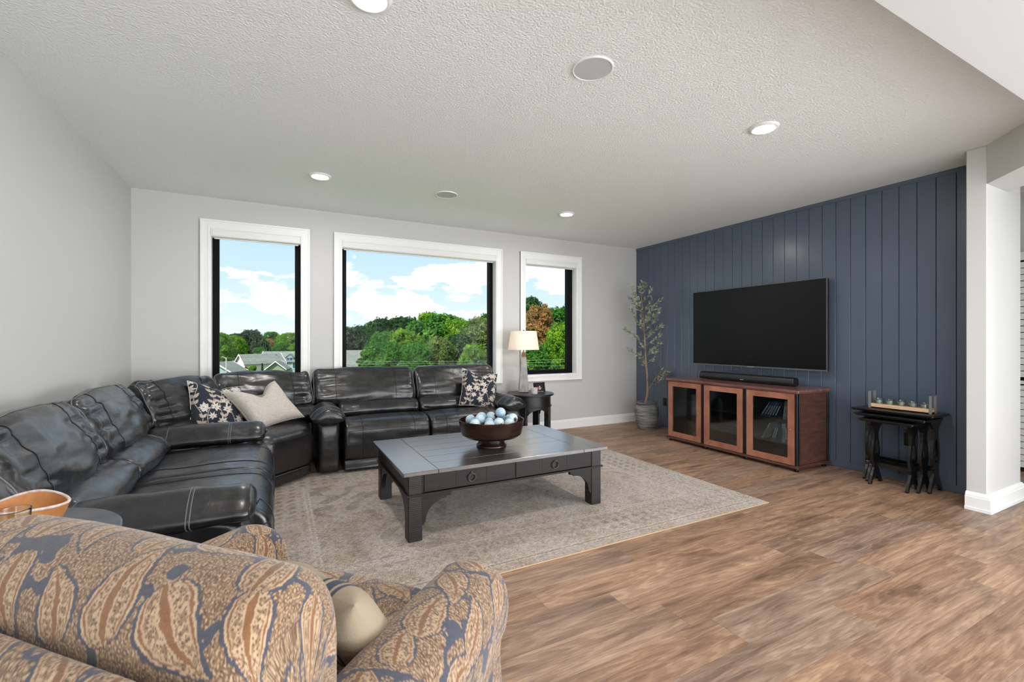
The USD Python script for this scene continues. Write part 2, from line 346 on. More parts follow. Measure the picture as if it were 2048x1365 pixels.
def trimmed(prim, label, cat_): return tag(prim, label, cat_, None, 'structure')
WIN = [(-.605, .233), (.65, 2.605), (3.05, 3.915)]
WZ0, WZ1 = .795, 2.425
Wb = manifold3d.Manifold.cube((XD - XL + .4, .2, 3.05)).translate((XL - .2, YB, -.2))
for a, b2 in WIN:
    Wb = Wb - manifold3d.Manifold.cube((b2 - a, 1, WZ1 - WZ0)).translate((a, YB - .5, WZ0))
trimmed(obj('wall_back', Wb, WALL), 'light grey wall with three windows behind the sofa', 'wall')
Wl = manifold3d.Manifold.cube((.2, YB - YF + .4, 3.1)).translate((XL - .2, YF - .2, -.2)) - manifold3d.Manifold.cube((1, 5.0, 1.8)).translate((XL - .6, -6.4, .05))
trimmed(obj('wall_left', Wl, WALL), 'light grey wall on the left behind the two-seat sofa section', 'wall')
# walls largely out of view, with openings placed for the unseen area lights
Wf = manifold3d.Manifold.cube((XD - XL + .4, .2, 3.05)).translate((XL - .2, YF - .2, -.2)) - manifold3d.Manifold.cube((7.0, 1, 1.8)).translate((-.9, YF - .6, .05))
trimmed(obj('wall_front', Wf, WALL), 'unseen light grey wall behind the viewpoint with a wide opening for an area light', 'wall')
Wd = manifold3d.Manifold.cube((.2, YB - YF + .4, 3.05)).translate((XD, YF - .2, -.2)) - manifold3d.Manifold.cube((1, 5.4, 1.8)).translate((XD - .4, -6.2, .05))
trimmed(obj('wall_dining', Wd, WALL), 'pale wall of the dining corner past the pillar', 'wall')

trimmed(obj('wall_partition', box(5.25, XD, -.38, -.26, 0, CEIL, 0), WALL), 'added pale wall, unseen right of the viewpoint, that keeps the right area light off the pillar', 'wall')  # added out of view to keep the right-hand area light off the pillar
# blue accent wall: vertical boards with shadow joints, a top rail and a low base
wr = setting('wall_right', 'dark slate-blue accent wall of vertical boards behind the television', 'wall')
obj('backing', box(XR - .004, XR + .15, 1.475, YB + .2, -.2, 2.9, 0), BLUED, wr)
yy = [YB] + [v for v in (1.79 + .1323 * k for k in range(27, -4, -1)) if 1.50 < v < YB - .02] + [1.477]
for a, b2 in zip(yy[:-1], yy[1:]):
    obj('board', box(XR - .02, XR - .004, b2 + .0022, a - .0022, .05, 2.705, .002), BLUE, wr)
obj('top_rail', box(XR - .026, XR - .004, 1.477, YB, 2.70, CEIL, .002), BLUE, wr)
obj('base_board', box(XR - .027, XR - .004, 1.477, YB, 0, .06, .003), BLUE, wr)

# pillar, its baseboard, the diagonal header and the soffit
trimmed(obj('wall_pillar', box(4.69, 5.365, 1.36, 1.475, 0, CEIL, .004), PILLARM), 'white square-cornered pillar at the right end of the blue wall', 'pillar')
def skirting(poly_pts, prof, closed=False):
    """Sweeps a skirting profile (outward, z) along a plan polyline whose outside lies to its right."""
    P = np.array(poly_pts, float); n = len(P); k = len(prof); V = []
    for i in range(n):
        d0 = P[i] - P[i - 1] if i > 0 or closed else None; d1 = P[(i + 1) % n] - P[i] if i < n - 1 or closed else None
        nn = [np.array([d[1], -d[0]]) / np.linalg.norm(d) for d in (d0, d1) if d is not None]
        m = sum(nn); m = m / (m @ nn[0])
        for o, z in prof: V.append((*(P[i] + m * o), z))
    f = []
    for i in range(n if closed else n - 1):
        a, b2 = i * k, ((i + 1) % n) * k
        for j in range(k - 1): f += [(a + j, b2 + j, b2 + j + 1), (a + j, b2 + j + 1, a + j + 1)]
    return trimesh.Trimesh(np.array(V), np.array(f), process=False)
BASEP = [(.0, .0), (.017, .0), (.017, .02), (.014, .022), (.014, .098), (.011, .104), (.009, .118), (.004, .13), (0, .132)]
PILP = [(.0, 0), (.033, 0), (.033, .022), (.026, .026), (.026, .098), (.020, .104), (.020, .112), (.013, .124), (.006, .133), (0, .135)]
trimmed(obj('baseboard_pillar', skirting([(4.69, 1.475), (4.69, 1.36), (5.365, 1.36), (5.365, 1.475)][::-1], [(-o, z) for o, z in PILP]), TRIM), 'white stepped baseboard around the foot of the pillar', 'baseboard')
trimmed(obj('baseboard_back', skirting([(XR - .03, YB), (XL, YB)], [(-o, z) for o, z in BASEP]), TRIM), 'white baseboard along the foot of the window wall', 'baseboard')
trimmed(obj('baseboard_left', skirting([(XL, YB), (XL, YF)], [(-o, z) for o, z in BASEP]), TRIM), 'white baseboard along the foot of the left wall', 'baseboard')
hd = sg.Polygon([(4.69, 1.36), (4.105, .80), (4.515, .80), (5.10, 1.36)])
trimmed(obj('trim_1', extrude(hd, CEIL - 2.452, 'z', (0, 0, 2.452)), PILLARM), 'white diagonal header beam meeting the top of the pillar', 'beam')
trimmed(obj('trim_2', box(XL, XD, .30, .805, 2.45, CEIL, .003), SMOOTHC), 'smooth pale grey dropped beam along the near side of the ceiling', 'beam')

# windows: white casing on the wall, white jambs, black frame, pane; a white roller shade in each head
def picture_frame(x0, x1, z0, z1, w, y0, y1, mat, parent, name, wr_=None):
    wr_ = wr_ or w
    o = sg.box(x0, z0, x1, z1).difference(sg.box(x0 + w, z0 + w, x1 - wr_, z1 - w))
    return obj(name, extrude(o, y1 - y0, 'y', (0, y0, 0)), mat, parent)
SHADE = paint('shade_white', S(232, 231, 228), .5)
wl = ['left window with black frame and white casing, houses seen through it', 'wide middle window with black frame and white casing above the sofa', 'narrow right window with black frame and white casing behind the lamp']
sl = ['white roller shade cassette in the head of the left window', 'long white roller shade cassette in the head of the wide window', 'white roller shade cassette in the head of the right window']
for k, ((a, b2), (ca, cb)) in enumerate(zip(WIN, [(-.691, .318), (.566, 2.691), (2.967, 4.0)])):
    w = setting('window_%d' % (k + 1), wl[k], 'window')
    o = sg.box(ca, .71, cb, 2.513).difference(sg.box(a, WZ0, b2, WZ1))
    obj('casing', cat(extrude(o, .016, 'y', (0, YB - .016, 0)),
        extrude(sg.box(ca, .71, cb, 2.513).difference(sg.box(ca + .016, .726, cb - .016, 2.497)), .024, 'y', (0, YB - .024, 0)),
        extrude(sg.box(a - .022, WZ0 - .022, b2 + .022, WZ1 + .022).difference(sg.box(a - .012, WZ0 - .012, b2 + .012, WZ1 + .012)), .02, 'y', (0, YB - .02, 0))), TRIM, w)
    obj('jamb', extrude(sg.box(a, WZ0, b2, WZ1).difference(sg.box(a + .006, WZ0 + .006, b2 - .006, WZ1 - .006)), .19, 'y', (0, YB - .012, 0)), TRIM, w)
    fw = .055 if k < 2 else .085
    picture_frame(a + .005, b2 - .005, WZ0 + .005, WZ1 - .005, .058, 5.585, 5.655, BLACKF, w, 'frame', fw)
    picture_frame(a + .05, b2 - fw + .008, WZ0 + .05, WZ1 - .05, .014, 5.60, 5.63, BLACKF, w, 'glazing_bead')
    obj('pane', box(a + .055, b2 - fw, 5.612, 5.617, WZ0 + .055, WZ1 - .055, 0), GLASS, w)
    s = thing('roller_shade', sl[k], 'roller shade', ((a + b2) / 2, 5.515, WZ1))
    h = (b2 - a) / 2 - .008
    prof = spline([(-.045, -.004), (-.047, -.04), (-.043, -.08), (.03, -.082), (.04, -.04), (.03, -.004)], 30)
    obj('cassette', puff(prof, -h + .006, h - .006, .004, 4), SHADE, s, smooth=35)
    for sgn in (-1, 1): obj('end_cap', box(sgn * h - .006, sgn * h + .006, -.05, .042, -.086, 0, .003), SHADE, s)
    obj('hem_bar', box(-h + .02, h - .02, .0, .012, -.098, -.078, .003), SHADE, s)

# unseen windows out of view, set behind the area lights, kept low for the ceiling
def big_window(n, label, a, b2, fixed, axis):
    w = setting('window_%d' % n, label, 'window'); m = 4; z0, z1 = .05, 1.85; ms = []; cs = np.linspace(a, b2, m + 1)
    for c in cs: ms.append((max(a, c - .03), min(b2, c + .03), z0, z1))
    for z in (z0, z1 - .06): ms.append((a, b2, z, z + .06))
    def bar(u0, u1, z_0, z_1, t): return box(u0, u1, fixed - t, fixed + t, z_0, z_1, 0) if axis == 'x' else box(fixed - t, fixed + t, u0, u1, z_0, z_1, 0)
    obj('frame', cat(*[bar(u0, u1, q0, q1, .03) for u0, u1, q0, q1 in ms]), BLACKF, w)
    for c0, c1 in zip(cs[:-1], cs[1:]): obj('pane', bar(c0 + .03, c1 - .03, z0 + .06, z1 - .06, .003), GLASS, w)
big_window(4, 'unseen black-framed window behind the viewpoint, placed for the area light on the whole room', -.9, 6.1, YF - .12, 'x')
big_window(5, 'unseen black-framed window right of the viewpoint, placed for the area light on the left wall', -6.2, -.8, XD + .12, 'y')
big_window(6, 'unseen black-framed window left of and behind the viewpoint, placed for the area light there', -6.4, -1.4, XL - .12, 'y')

# louvred door past the pillar (a sliver of it shows at the right edge)
d = setting('door_1', 'white louvred door with dark rails past the pillar at the right edge', 'door')
obj('door_frame', cat(box(XD - .05, XD, 1.0, 1.08, 0, 2.15), box(XD - .05, XD, 3.0, 3.08, 0, 2.15), box(XD - .05, XD, 1.0, 3.08, 2.07, 2.15)), TRIM, d)
obj('back_panel', box(XD - .012, XD, 1.08, 3.0, .0, 2.07, 0), BLUED, d)
for k in range(32):
    z = .04 + k * .063
    if abs(z - .88) < .03: continue
    obj('slat', box(XD - .034, XD - .014, 1.085, 2.995, z + .003, z + .060, .003), TRIM, d)
obj('rail', box(XD - .045, XD - .014, 1.08, 3.0, .845, .905, .002), BLACKP, d); obj('lock_rail', box(XD - .05, XD - .02, 1.08, 3.0, .858, .892, .002), TRIM, d)

# recessed lights and ceiling speakers
LENS = M('lamp_lens', {'e': ('emission', {'color': (1, .955, .925), 'strength': L_CAN})}, surface='e.emission')
GRILLE = paint('speaker_grille', S(196, 196, 196), .8)
ll = ['round recessed ceiling light at the top edge of the picture', 'round recessed ceiling light nearest the blue wall and pillar', 'round recessed ceiling light above the left window', 'round recessed ceiling light above the right window']
for (x, y), lab in zip([(.345, 1.975), (2.95, 1.95), (.333, 4.328), (2.948, 4.324)], ll):
    t = thing('ceiling_light', lab, 'ceiling light', (x, y, CEIL))
    obj('trim_ring', lathe([(.066, -.002), (.066, -.010), (.072, -.014), (.082, -.013), (.092, -.006), (.094, 0), (.066, 0)], 48), TRIM, t, smooth=40)
    obj('lens', lathe([(0, -.009), (.04, -.009), (.0675, -.006)], 48), LENS, t, smooth=40)
for (x, y), lab in zip([(1.494, 1.945), (1.494, 4.30)], ['round flush ceiling speaker near the top of the picture', 'round flush ceiling speaker above the wide window']):
    t = thing('ceiling_speaker', lab, 'speaker', (x, y, CEIL))
    obj('rim', lathe([(.1, -.001), (.1, -.007), (.104, -.009), (.108, -.007), (.109, 0), (.1, 0)], 56), TRIM, t, smooth=40)
    obj('grille', lathe([(0, -.006), (.06, -.006), (.1, -.0055)], 56), GRILLE, t, smooth=40)

# ------------------------------------------------------------------ leather sectional
def leather(name, seed):
    return M(name, {'tc': ('texture_coordinate', {}), 'n1': ('noise_texture', {'scale': 3.0, 'detail': 4.0}), 'n2': ('voronoi_texture', {'scale': 260.0}), 'n3': ('noise_texture', {'scale': 11.0, 'detail': 4.0, 'distortion': .8}),
        'r': ('rgb_ramp', {'ramp': [(.3, S(17, 17, 19)), (.7, S(30, 30, 32))]}), 'rr': ('rgb_ramp', {'ramp': [(.3, (.27,) * 3), (.7, (.38,) * 3)]}),
        'b1': ('bump', {'strength': .10, 'distance': .001}), 'b2': ('bump', {'strength': .32, 'distance': .012}),
        'p': ('principled_bsdf', {'specular_ior_level': .62, 'coat_weight': .30, 'coat_roughness': .24})},
        [('tc.object', 'n1.vector'), ('tc.object', 'n2.vector'), ('tc.object', 'n3.vector'), ('n1.fac', 'r.fac'), ('r.color', 'p.base_color'), ('n3.fac', 'rr.fac'), ('rr.color', 'p.roughness'),
         ('n2.distance', 'b1.height'), ('n3.fac', 'b2.height'), ('b2.normal', 'b1.normal'), ('b1.normal', 'p.normal')])
LEATHER = leather('black_leather', 1)
STITCH = paint('grey_stitching', S(112, 112, 114), .6)
SEAMD = paint('leather_seam', S(20, 20, 22), .45)

def shift(pts, dy, dz=0, z0=-1, y0=-9):
    return [(y + (dy if y > y0 else 0), z + dz) for y, z in pts]
SEAT = [(.035, .125), (.008, .20), (.0, .30), (.004, .39), (.03, .455), (.10, .498), (.24, .512), (.42, .498), (.60, .462), (.68, .42), (.68, .30), (.60, .16), (.30, .12), (.12, .115)]
BACKP = [(.60, .583), (.555, .612), (.543, .68), (.572, .77), (.632, .88), (.69, .952), (.745, .980), (.80, .955), (.83, .87), (.83, .72), (.79, .61), (.70, .572)]
LUMB = [(.50, .44), (.425, .49), (.408, .545), (.445, .600), (.53, .638), (.66, .63), (.72, .54), (.66, .43)]
BAND = [(.035, .028), (.022, .05), (.022, .10), (.035, .128), (.10, .132), (.30, .13), (.30, .03)]

def arm(parent, x0, x1, dy, start, length, seed):
    """One padded arm: an upright leather body and the pillow-like pad that overhangs it."""
    a = obj('arm', puff(spline([(.045 + start * .5, .03), (.028 + start * .5, .12), (.022 + start * .5, .30), (.03 + start * .6, .44), (.10 + start, .52), (.5, .52), (.78 + dy, .50), (.80 + dy, .25), (.78 + dy, .03), (.3, .025)], 56), x0 + .035, x1 - .035, .045, 10, .004, seed), LEATHER, parent, smooth=50)
    xm = (x0 + x1) / 2; w = (x1 - x0) / 2 + .028
    pr_ = spline([(xm - w, .535), (xm - w * .80, .590), (xm - w * .35, .638), (xm + w * .1, .648), (xm + w * .62, .617), (xm + w, .535), (xm + w * .62, .490), (xm, .476), (xm - w * .62, .490)], 64)
    pd = puff(pr_, -.035 + start, length, .10, 44, .015, seed + 2, axis='y', wscale=(6, 7), power=2.9, ends=.25)
    obj('pad', pd, LEATHER, a, smooth=60)
    L = length + .035 - start
    for f in (.30, .318, .80): obj('seam', around(pd, f), STITCH, a)
    obj('seam', around(pd, .035), SEAMD, a)

def back_pillow(parent, x0, x1, dy, seed, lx0, lx1):
    wr_ = .040 if dy > .1 else .022
    pm = puff(spline(shift(BACKP, dy), 80), x0 + .004, x1 - .004, .10, 48, wr_, seed, wscale=(3.2, 9), bulge=.03, power=2.5, ends=.3)
    bk = obj('backrest', pm, LEATHER, parent, smooth=60)
    obj('lumbar_roll', puff(spline(shift(LUMB, dy), 60), lx0 + .003, lx1 - .003, .06, 40, .02, seed + 3, wscale=(4, 8), power=2.6, ends=.4), LEATHER, bk, smooth=60)
    for fx in (.21, .79): obj('seam', around(pm, fx), SEAMD, bk)
    obj('seam', along(pm, lambda s_: int(np.argmax(s_[:, 2] - .10 * (s_[:, 1] - s_[:, 1].mean()))), .003), STITCH, bk)
    for fx in (.012, .988): obj('seam', around(pm, fx, .003), STITCH, bk)

def seat(parent, x0, x1, dy, seed):
    pr_ = spline([(y + (dy if y > .3 else 0), z) for y, z in SEAT], 90)
    sm = puff(pr_, x0 + .003, x1 - .003, .05, 44, .014, seed, wscale=(3, 6), bulge=.008, power=2.6, ends=.45)
    st = obj('seat', sm, LEATHER, parent, smooth=60)
    for fx in (.20, .80): obj('seam', around(sm, fx), SEAMD, st)
    obj('seam', along(sm, lambda s_: int(np.argmin(np.abs(s_[:, 1]) + 3 * np.abs(s_[:, 2] - .42)))), SEAMD, st)
    obj('footrest_panel', puff(spline(BAND, 40), x0 + .002, x1 - .002, .02, 12, .003, seed), LEATHER, st, smooth=50)

def two_seater(label, loc, rz, W, dy, arm_w, start, arm_len, b0, b1, seed):
    t = thing('sofa_section', label, 'sofa', loc, rz)
    m = W / 2
    for k, (a, b2) in enumerate([(arm_w, m), (m, W - arm_w)]):
        seat(t, a, b2, dy, seed + k)
        back_pillow(t, b0 if k == 0 else m, m if k == 0 else W - b1, dy, seed + 10 + 3 * k, a, b2)
    arm(t, .035 if start else 0, arm_w + (.03 if start else 0), dy, start, arm_len, seed + 20); arm(t, W - arm_w, W, dy, start, arm_len, seed + 24)
    obj('back_shell', puff(spline([(.78 + dy, .04), (.80 + dy, .5), (.80 + dy, .80), (.84 + dy, .84), (.875 + dy, .80), (.885 + dy, .5), (.885 + dy, .05)], 40), .03, W - .03, .05, 12, .006, seed + 7), LEATHER, t, smooth=50)
    return t

two_seater('black leather two-seat sofa section against the wall below the wide window', (.305, 4.565, 0), 0, 2.235, .0, .26, 0, .62, .015, .08, 1)
two_seater('black leather two-seat reclining sofa section along the left wall, nearest the armchair', (-.02, 2.20, 0), 90, 2.08, .24, .275, .10, .84, .10, .05, 40)

def stack(poly, levels, n=120):
    """A shape stacked from copies of a plan outline, each pulled in by e at height z."""
    P = spline(poly, n); c = P.mean(0); d = np.linalg.norm(P - c, axis=1); V = []
    for e, z in levels: V.append(np.concatenate([c + (P - c) * np.maximum(1 - e / d, .02)[:, None], np.full((n, 1), z)], 1))
    m = len(V); v = np.concatenate(V + [np.array([[*c, levels[0][1]], [*c, levels[-1][1]]])])
    i, j = np.meshgrid(np.arange(m - 1), np.arange(n), indexing='ij'); j2 = (j + 1) % n
    f = np.concatenate([np.stack([i * n + j, i * n + j2, (i + 1) * n + j2], -1).reshape(-1, 3), np.stack([i * n + j, (i + 1) * n + j2, (i + 1) * n + j], -1).reshape(-1, 3)])
    jj = np.arange(n); jn = (jj + 1) % n; a = m * n
    f = np.concatenate([f, np.stack([np.full(n, a), jn, jj], 1), np.stack([np.full(n, a + 1), (m - 1) * n + jj, (m - 1) * n + jn], 1)])
    mm = trimesh.Trimesh(v, f, process=False)
    if mm.volume < 0: mm.invert()
    return mm
w = thing('sofa_section', 'black leather wedge-shaped corner sofa section with the two left throw pillows on it', 'sofa', (0, 0, 0))
def dense(poly, k=6):
    P = np.array(poly, float); out = []
    for a, b2 in zip(P, np.roll(P, -1, 0)):
        for t in np.linspace(.04, .96, k): out.append(a + (b2 - a) * t)
    return out
plan = dense([(-.045, 4.295), (.295, 4.60), (.295, 5.30), (-.50, 5.22), (-.92, 4.80), (-.98, 4.295)])
st = obj('seat', stack(plan, [(.05, .12), (.012, .15), (0, .22), (-.004, .32), (.0, .39), (.016, .44), (.05, .478), (.12, .50), (.25, .51), (.45, .512)]), LEATHER, w, smooth=60)
obj('footrest_panel', stack(plan, [(.05, .03), (.022, .045), (.02, .11), (.04, .135)]), LEATHER, st, smooth=60)
pp = spline(plan, 160); cc = pp.mean(0); near = [p for p in pp if p[0] - p[1] > -4.36 + .0]
front = sorted([p for p in pp if (p[1] - 4.60) < .9 * (p[0] - .295) + .012 and p[0] > -.07], key=lambda p: p[0])
obj('seam', tube([(*(cc + (p - cc) * 1.003), .415) for p in front], .003, 6), SEAMD, st)
def seg(A, B, seed):
    A, B = np.array(A, float), np.array(B, float); u = (B - A) / np.linalg.norm(B - A); L = np.linalg.norm(B - A)
    ang = math.degrees(math.atan2(u[1], u[0]))
    def place(m): m = rot(m, ang); m.apply_translation((A[0], A[1], 0)); return m
    pm = puff(spline(shift(BACKP, -.745), 80), 0.003, L - .003, .09, 46, .040, seed, wscale=(3.2, 9), bulge=.02, power=2.9, ends=.25)
    b_ = obj('backrest', place(pm), LEATHER, w, smooth=60)
    obj('lumbar_roll', place(puff(spline(shift(LUMB, -.745), 60), .003, L - .003, .06, 32, .02, seed + 4, wscale=(4, 8), power=2.6, ends=.4)), LEATHER, b_, smooth=60)
    for fx in (.22, .78): obj('seam', place(around(pm, fx)), SEAMD, b_)
    obj('seam', place(along(pm, lambda s_: int(np.argmax(s_[:, 2] - .10 * (s_[:, 1] - s_[:, 1].mean()))), .003)), STITCH, b_)
    for fx in (.012, .988): obj('seam', place(around(pm, fx, .003)), STITCH, b_)
    obj('back_shell', place(puff(spline([(.07, .04), (.09, .5), (.09, .80), (.12, .83), (.15, .80), (.16, .5), (.16, .05)], 30), .02, L - .02, .04, 10, .004, seed)), LEATHER, w, smooth=50)
seg((-.985, 4.355), (-.56, 5.0), 60); seg((-.54, 5.03), (.29, 5.27), 66)

# ------------------------------------------------------------------ throw pillows
def hash2(i, j, s=0):
    h = np.sin(i * 127.1 + j * 311.7 + s * 74.7) * 43758.5453; return h - np.floor(h)
def blob_leaf(u, v, cx, cy, a, L, W):
    c, s_ = math.cos(a), math.sin(a); p = ((u - cx) * c + (v - cy) * s_) / L; q = (-(u - cx) * s_ + (v - cy) * c) / W
    return (p > 0) & (p < 1) & (np.abs(q) < np.sqrt(np.clip(p, 0, 1)) * (1 - np.clip(p, 0, 1)) * 1.9)
def floral(uv, seed=8):
    """Climbing stems with star flowers and pointed leaves, light on dark blue-black."""
    u, v = uv[:, 0] % 5.0, uv[:, 1] % 5.0
    u = np.where(u > 2.5, u - 5, u); v = np.where(v > 2.5, v - 5, v)
    r = random.Random(seed); col = np.tile(np.array(S(44, 48, 58)), (len(u), 1)); beige, cream = np.array(S(190, 178, 165)), np.array(S(212, 203, 192))
    def put(mask, c): col[mask] = c
    for k in range(-4, 5):
        x0 = k * .096; ph = r.uniform(0, 6)
        sx = lambda y: x0 + .024 * np.sin(y * 19 + ph) + .12 * y * (1 if k % 2 else -1) * .5
        put(np.abs(u - sx(v)) < .0027, beige)
        y = -.27 + r.uniform(0, .05)
        while y < .26:
            cx = float(sx(np.array(y))); side = r.choice((-1, 1))
            if r.random() < .46:
                a = math.pi / 2 + side * r.uniform(.5, 1.0); fx, fy = cx + side * .042, y + .03; s_ = r.uniform(.036, .046)
                d = np.abs((u - cx) * (fy - y) - (v - y) * (fx - cx)) / math.hypot(fx - cx, fy - y)
                put((d < .002) & (np.abs(v - (y + fy) / 2) < .012) & (np.abs(u - (cx + fx) / 2) < .022), beige)
                for q in range(7): put(blob_leaf(u, v, fx, fy, a + (q - 3) * .80, s_ * (1.2 if q in (2, 3, 4) else .95), s_ * .30), cream)
                put(np.hypot(u - fx, v - fy) < s_ * .13, np.array(S(120, 100, 86)))
                y += .078
            else:
                for sd in (-1, 1): put(blob_leaf(u, v, cx, y, math.pi / 2 + sd * r.uniform(.6, 1.1), r.uniform(.042, .056), .017), beige)
                y += .052
    return col
PRINT = printed('printed_cloth', .85, .25, 900, .15, .18)
LINEN = mottled('linen', S(172, 162, 152), S(206, 199, 190), .9, (60, 500, 60), 3.0, .25, .2, dist=.0015)
PIPING = paint('cream_piping', S(205, 196, 184), .8)

m, uv = throw_pillow(.46, .46, .17, 150, .09, 2, .03)
fp = thing('throw_pillow', 'dark floral throw pillow in the sofa corner, left of the linen pillow', 'pillow', (-.47, 4.66, .695), 38, tilt=(66, 4))
fc = obj('cover', rot(m, -8), PRINT, fp, smooth=True, color=floral(uv)); obj('piping', rot(pillow_rim(.46, .46, .09, .03), -8), PIPING, fc)
dup(fp, (2.125, 4.955, .705), -4, 'dark floral throw pillow at the right end of the sofa below the window', tilt=(70, 3), scale=(.98, .98, 1))
m, uv = throw_pillow(.47, .44, .17, 70, .10, 5, .09, .03)
lp = thing('throw_pillow', 'beige linen throw pillow slumped on the corner section beside the floral one', 'pillow', (-.10, 4.72, .69), 26, tilt=(60, 0))
def slump(q): q = q.copy(); x, y = q.vertices[:, 0].copy(), q.vertices[:, 1].copy(); q.vertices[:, 0] = x - .42 * y; q.vertices[:, 1] = .92 * y + .16 * x; return q
lc = obj('cover', slump(m), LINEN, lp, smooth=True); obj('piping', slump(pillow_rim(.47, .44, .10, .09, .003)), LINEN, lc)

# ------------------------------------------------------------------ rug
def rug_colors(P):
    x, y = P[:, 0], P[:, 1]; d = np.minimum.reduce([x, RW - x, y, RH - y])
    Q = lambda k, s_: meshkit.fbm(np.stack([x * k, y * k, x * 0 + s_], -1), 4, s_)
    base, dark, warm, pale = np.array(S(190, 177, 165)), np.array(S(114, 101, 92)), np.array(S(174, 150, 128)), np.array(S(216, 208, 199))
    w = np.clip((Q(5, 3) - .42) * 4, 0, 1)[:, None]; col = base * (1 - .6 * w) + warm * .6 * w
    # faded medallion and border ornament, worn away in patches
    X, Y = (x - RW / 2), (y - RH / 2)
    orn = np.sin(X * 21 + 3 * np.sin(Y * 9)) * np.sin(Y * 21 + 3 * np.sin(X * 9)) + .6 * np.sin(np.hypot(X, Y) * 26 + 2 * np.sin(np.arctan2(Y, X) * 8))
    bd = np.sin((x + y) * 34) * np.sin((x - y) * 34) + .5 * np.sin(x * 70) * np.sin(y * 70)
    wear = np.clip((Q(1.9, 11) - .40) * 5, 0, 1)
    o = np.where((d > .12) & (d < .40), bd, np.where(d > .46, orn, -1)); o = np.clip((o - .15) * 2.5, 0, 1) * (.25 + .75 * wear)
    col = col * (1 - .55 * o[:, None]) + dark * .55 * o[:, None]
    for a in (.075, .105, .42, .45): col[np.abs(d - a) < .006] = col[np.abs(d - a) < .006] * .35 + np.array(S(206, 198, 186)) * .65
    col[np.abs(d - .09) < .006] = col[np.abs(d - .09) < .006] * .5 + dark * .5
    f = np.clip((Q(62, 21) - .5) * 2.6, -1, 1)[:, None]; col = np.where(f > 0, col * (1 - .28 * f) + pale * .28 * f, col * (1 + .42 * f))
    return np.clip(col, 0, 1)
RW, RH = 3.66, 2.485; RX, RY = -.225, 2.235
gx, gy = np.meshgrid(np.linspace(0, RW, 640), np.linspace(0, RH, 440), indexing='ij')
v = np.stack([gx, gy, .009 + 0 * gx], -1).reshape(-1, 3); i, j = np.meshgrid(np.arange(639), np.arange(439), indexing='ij'); a = i * 440 + j
f = np.concatenate([np.stack([a, a + 440, a + 441], -1).reshape(-1, 3), np.stack([a, a + 441, a + 1], -1).reshape(-1, 3)])
RUGM = M('rug_pile', {'a': ('attribute', {'attribute': 'print'}), 'tc': ('texture_coordinate', {}), 'm1': ('mapping', {'scale': (230, 60, 1)}), 'n1': ('noise_texture', {'scale': 1.0, 'detail': 2.0}), 'm2': ('mapping', {'scale': (45, 190, 1)}), 'n2': ('noise_texture', {'scale': 1.0, 'detail': 3.0}),
    'r1': ('rgb_ramp', {'ramp': [(.36, (.62, .60, .58)), (.55, (1.0, 1, 1)), (.7, (1.12, 1.12, 1.12))]}), 'r2': ('rgb_ramp', {'ramp': [(.36, (.66, .65, .64)), (.56, (1.0, 1, 1)), (.7, (1.1, 1.1, 1.1))]}),
    'x1': ('mix', {'mix_type': 'multiply', 'fac': 1.0}), 'x2': ('mix', {'mix_type': 'multiply', 'fac': 1.0}), 'bp': ('bump', {'strength': .5, 'distance': .003}), 'p': ('principled_bsdf', {'roughness': .95, 'specular_ior_level': .1, 'sheen_weight': .25})},
    [('tc.object', 'm1.vector'), ('m1.vector', 'n1.vector'), ('n1.fac', 'r1.fac'), ('tc.object', 'm2.vector'), ('m2.vector', 'n2.vector'), ('n2.fac', 'r2.fac'), ('a.color', 'x1.color1'), ('r1.color', 'x1.color2'), ('x1.color', 'x2.color1'), ('r2.color', 'x2.color2'),
     ('x2.color', 'p.base_color'), ('n2.fac', 'bp.height'), ('bp.normal', 'p.normal')])
rug = thing('area_rug', 'worn grey-beige patterned area rug under the coffee table', 'rug', (RX, RY, 0))
obj('pile', trimesh.Trimesh(v, f, process=False), RUGM, rug, color=rug_colors(v))
BIND = paint('rug_binding', S(176, 150, 120), .9)
obj('binding', tube([(0, 0, .005), (RW, 0, .005), (RW, RH, .005), (0, RH, .005)], .005, 6, closed=True), BIND, rug)
obj('backing', box(.001, RW - .001, .001, RH - .001, .0005, .0085, 0), BIND, rug)

# ------------------------------------------------------------------ coffee table
BWOOD = mottled('black_brown_wood', S(15, 13, 12), S(32, 28, 25), .42, (3, 40, 40), 5.0, .18, .35, dist=.002)
BWOODX = mottled('black_brown_wood_top', S(40, 37, 34), S(76, 70, 65), .30, (3, 45, 45), 6.0, .16, .8, dist=.0015, lo=.3, hi=.75, extra={'coat_weight': 1.0, 'coat_roughness': .26, 'coat_ior': 2.0})
BWOODY = mottled('black_brown_wood_cross', S(40, 37, 34), S(76, 70, 65), .30, (45, 3, 45), 6.0, .16, .8, dist=.0015, lo=.3, hi=.75, extra={'coat_weight': 1.0, 'coat_roughness': .26, 'coat_ior': 2.0})
SAWN = M('saw_marked_leg', {'tc': ('texture_coordinate', {}), 'w': ('wave_texture', {'wave_type': 'bands', 'bands_direction': 'z', 'scale': 26.0, 'distortion': 1.6, 'detail': 2.0}), 'n': ('noise_texture', {'scale': 14.0, 'detail': 4.0}),
    'r': ('rgb_ramp', {'ramp': [(.3, S(14, 12, 11)), (.75, S(36, 30, 26))]}), 'bp': ('bump', {'strength': .10, 'distance': .002}), 'p': ('principled_bsdf', {'roughness': .42})},
    [('tc.object', 'w.vector'), ('tc.object', 'n.vector'), ('n.fac', 'r.fac'), ('r.color', 'p.base_color'), ('w.fac', 'bp.height'), ('bp.normal', 'p.normal')])
RUB = paint('worn_edge', S(82, 66, 54), .45)
IRON = paint('dark_iron', S(62, 58, 54), .35); 
TX0, TX1, TY0, TY1, TZ = .69, 2.285, 2.785, 3.81, .46
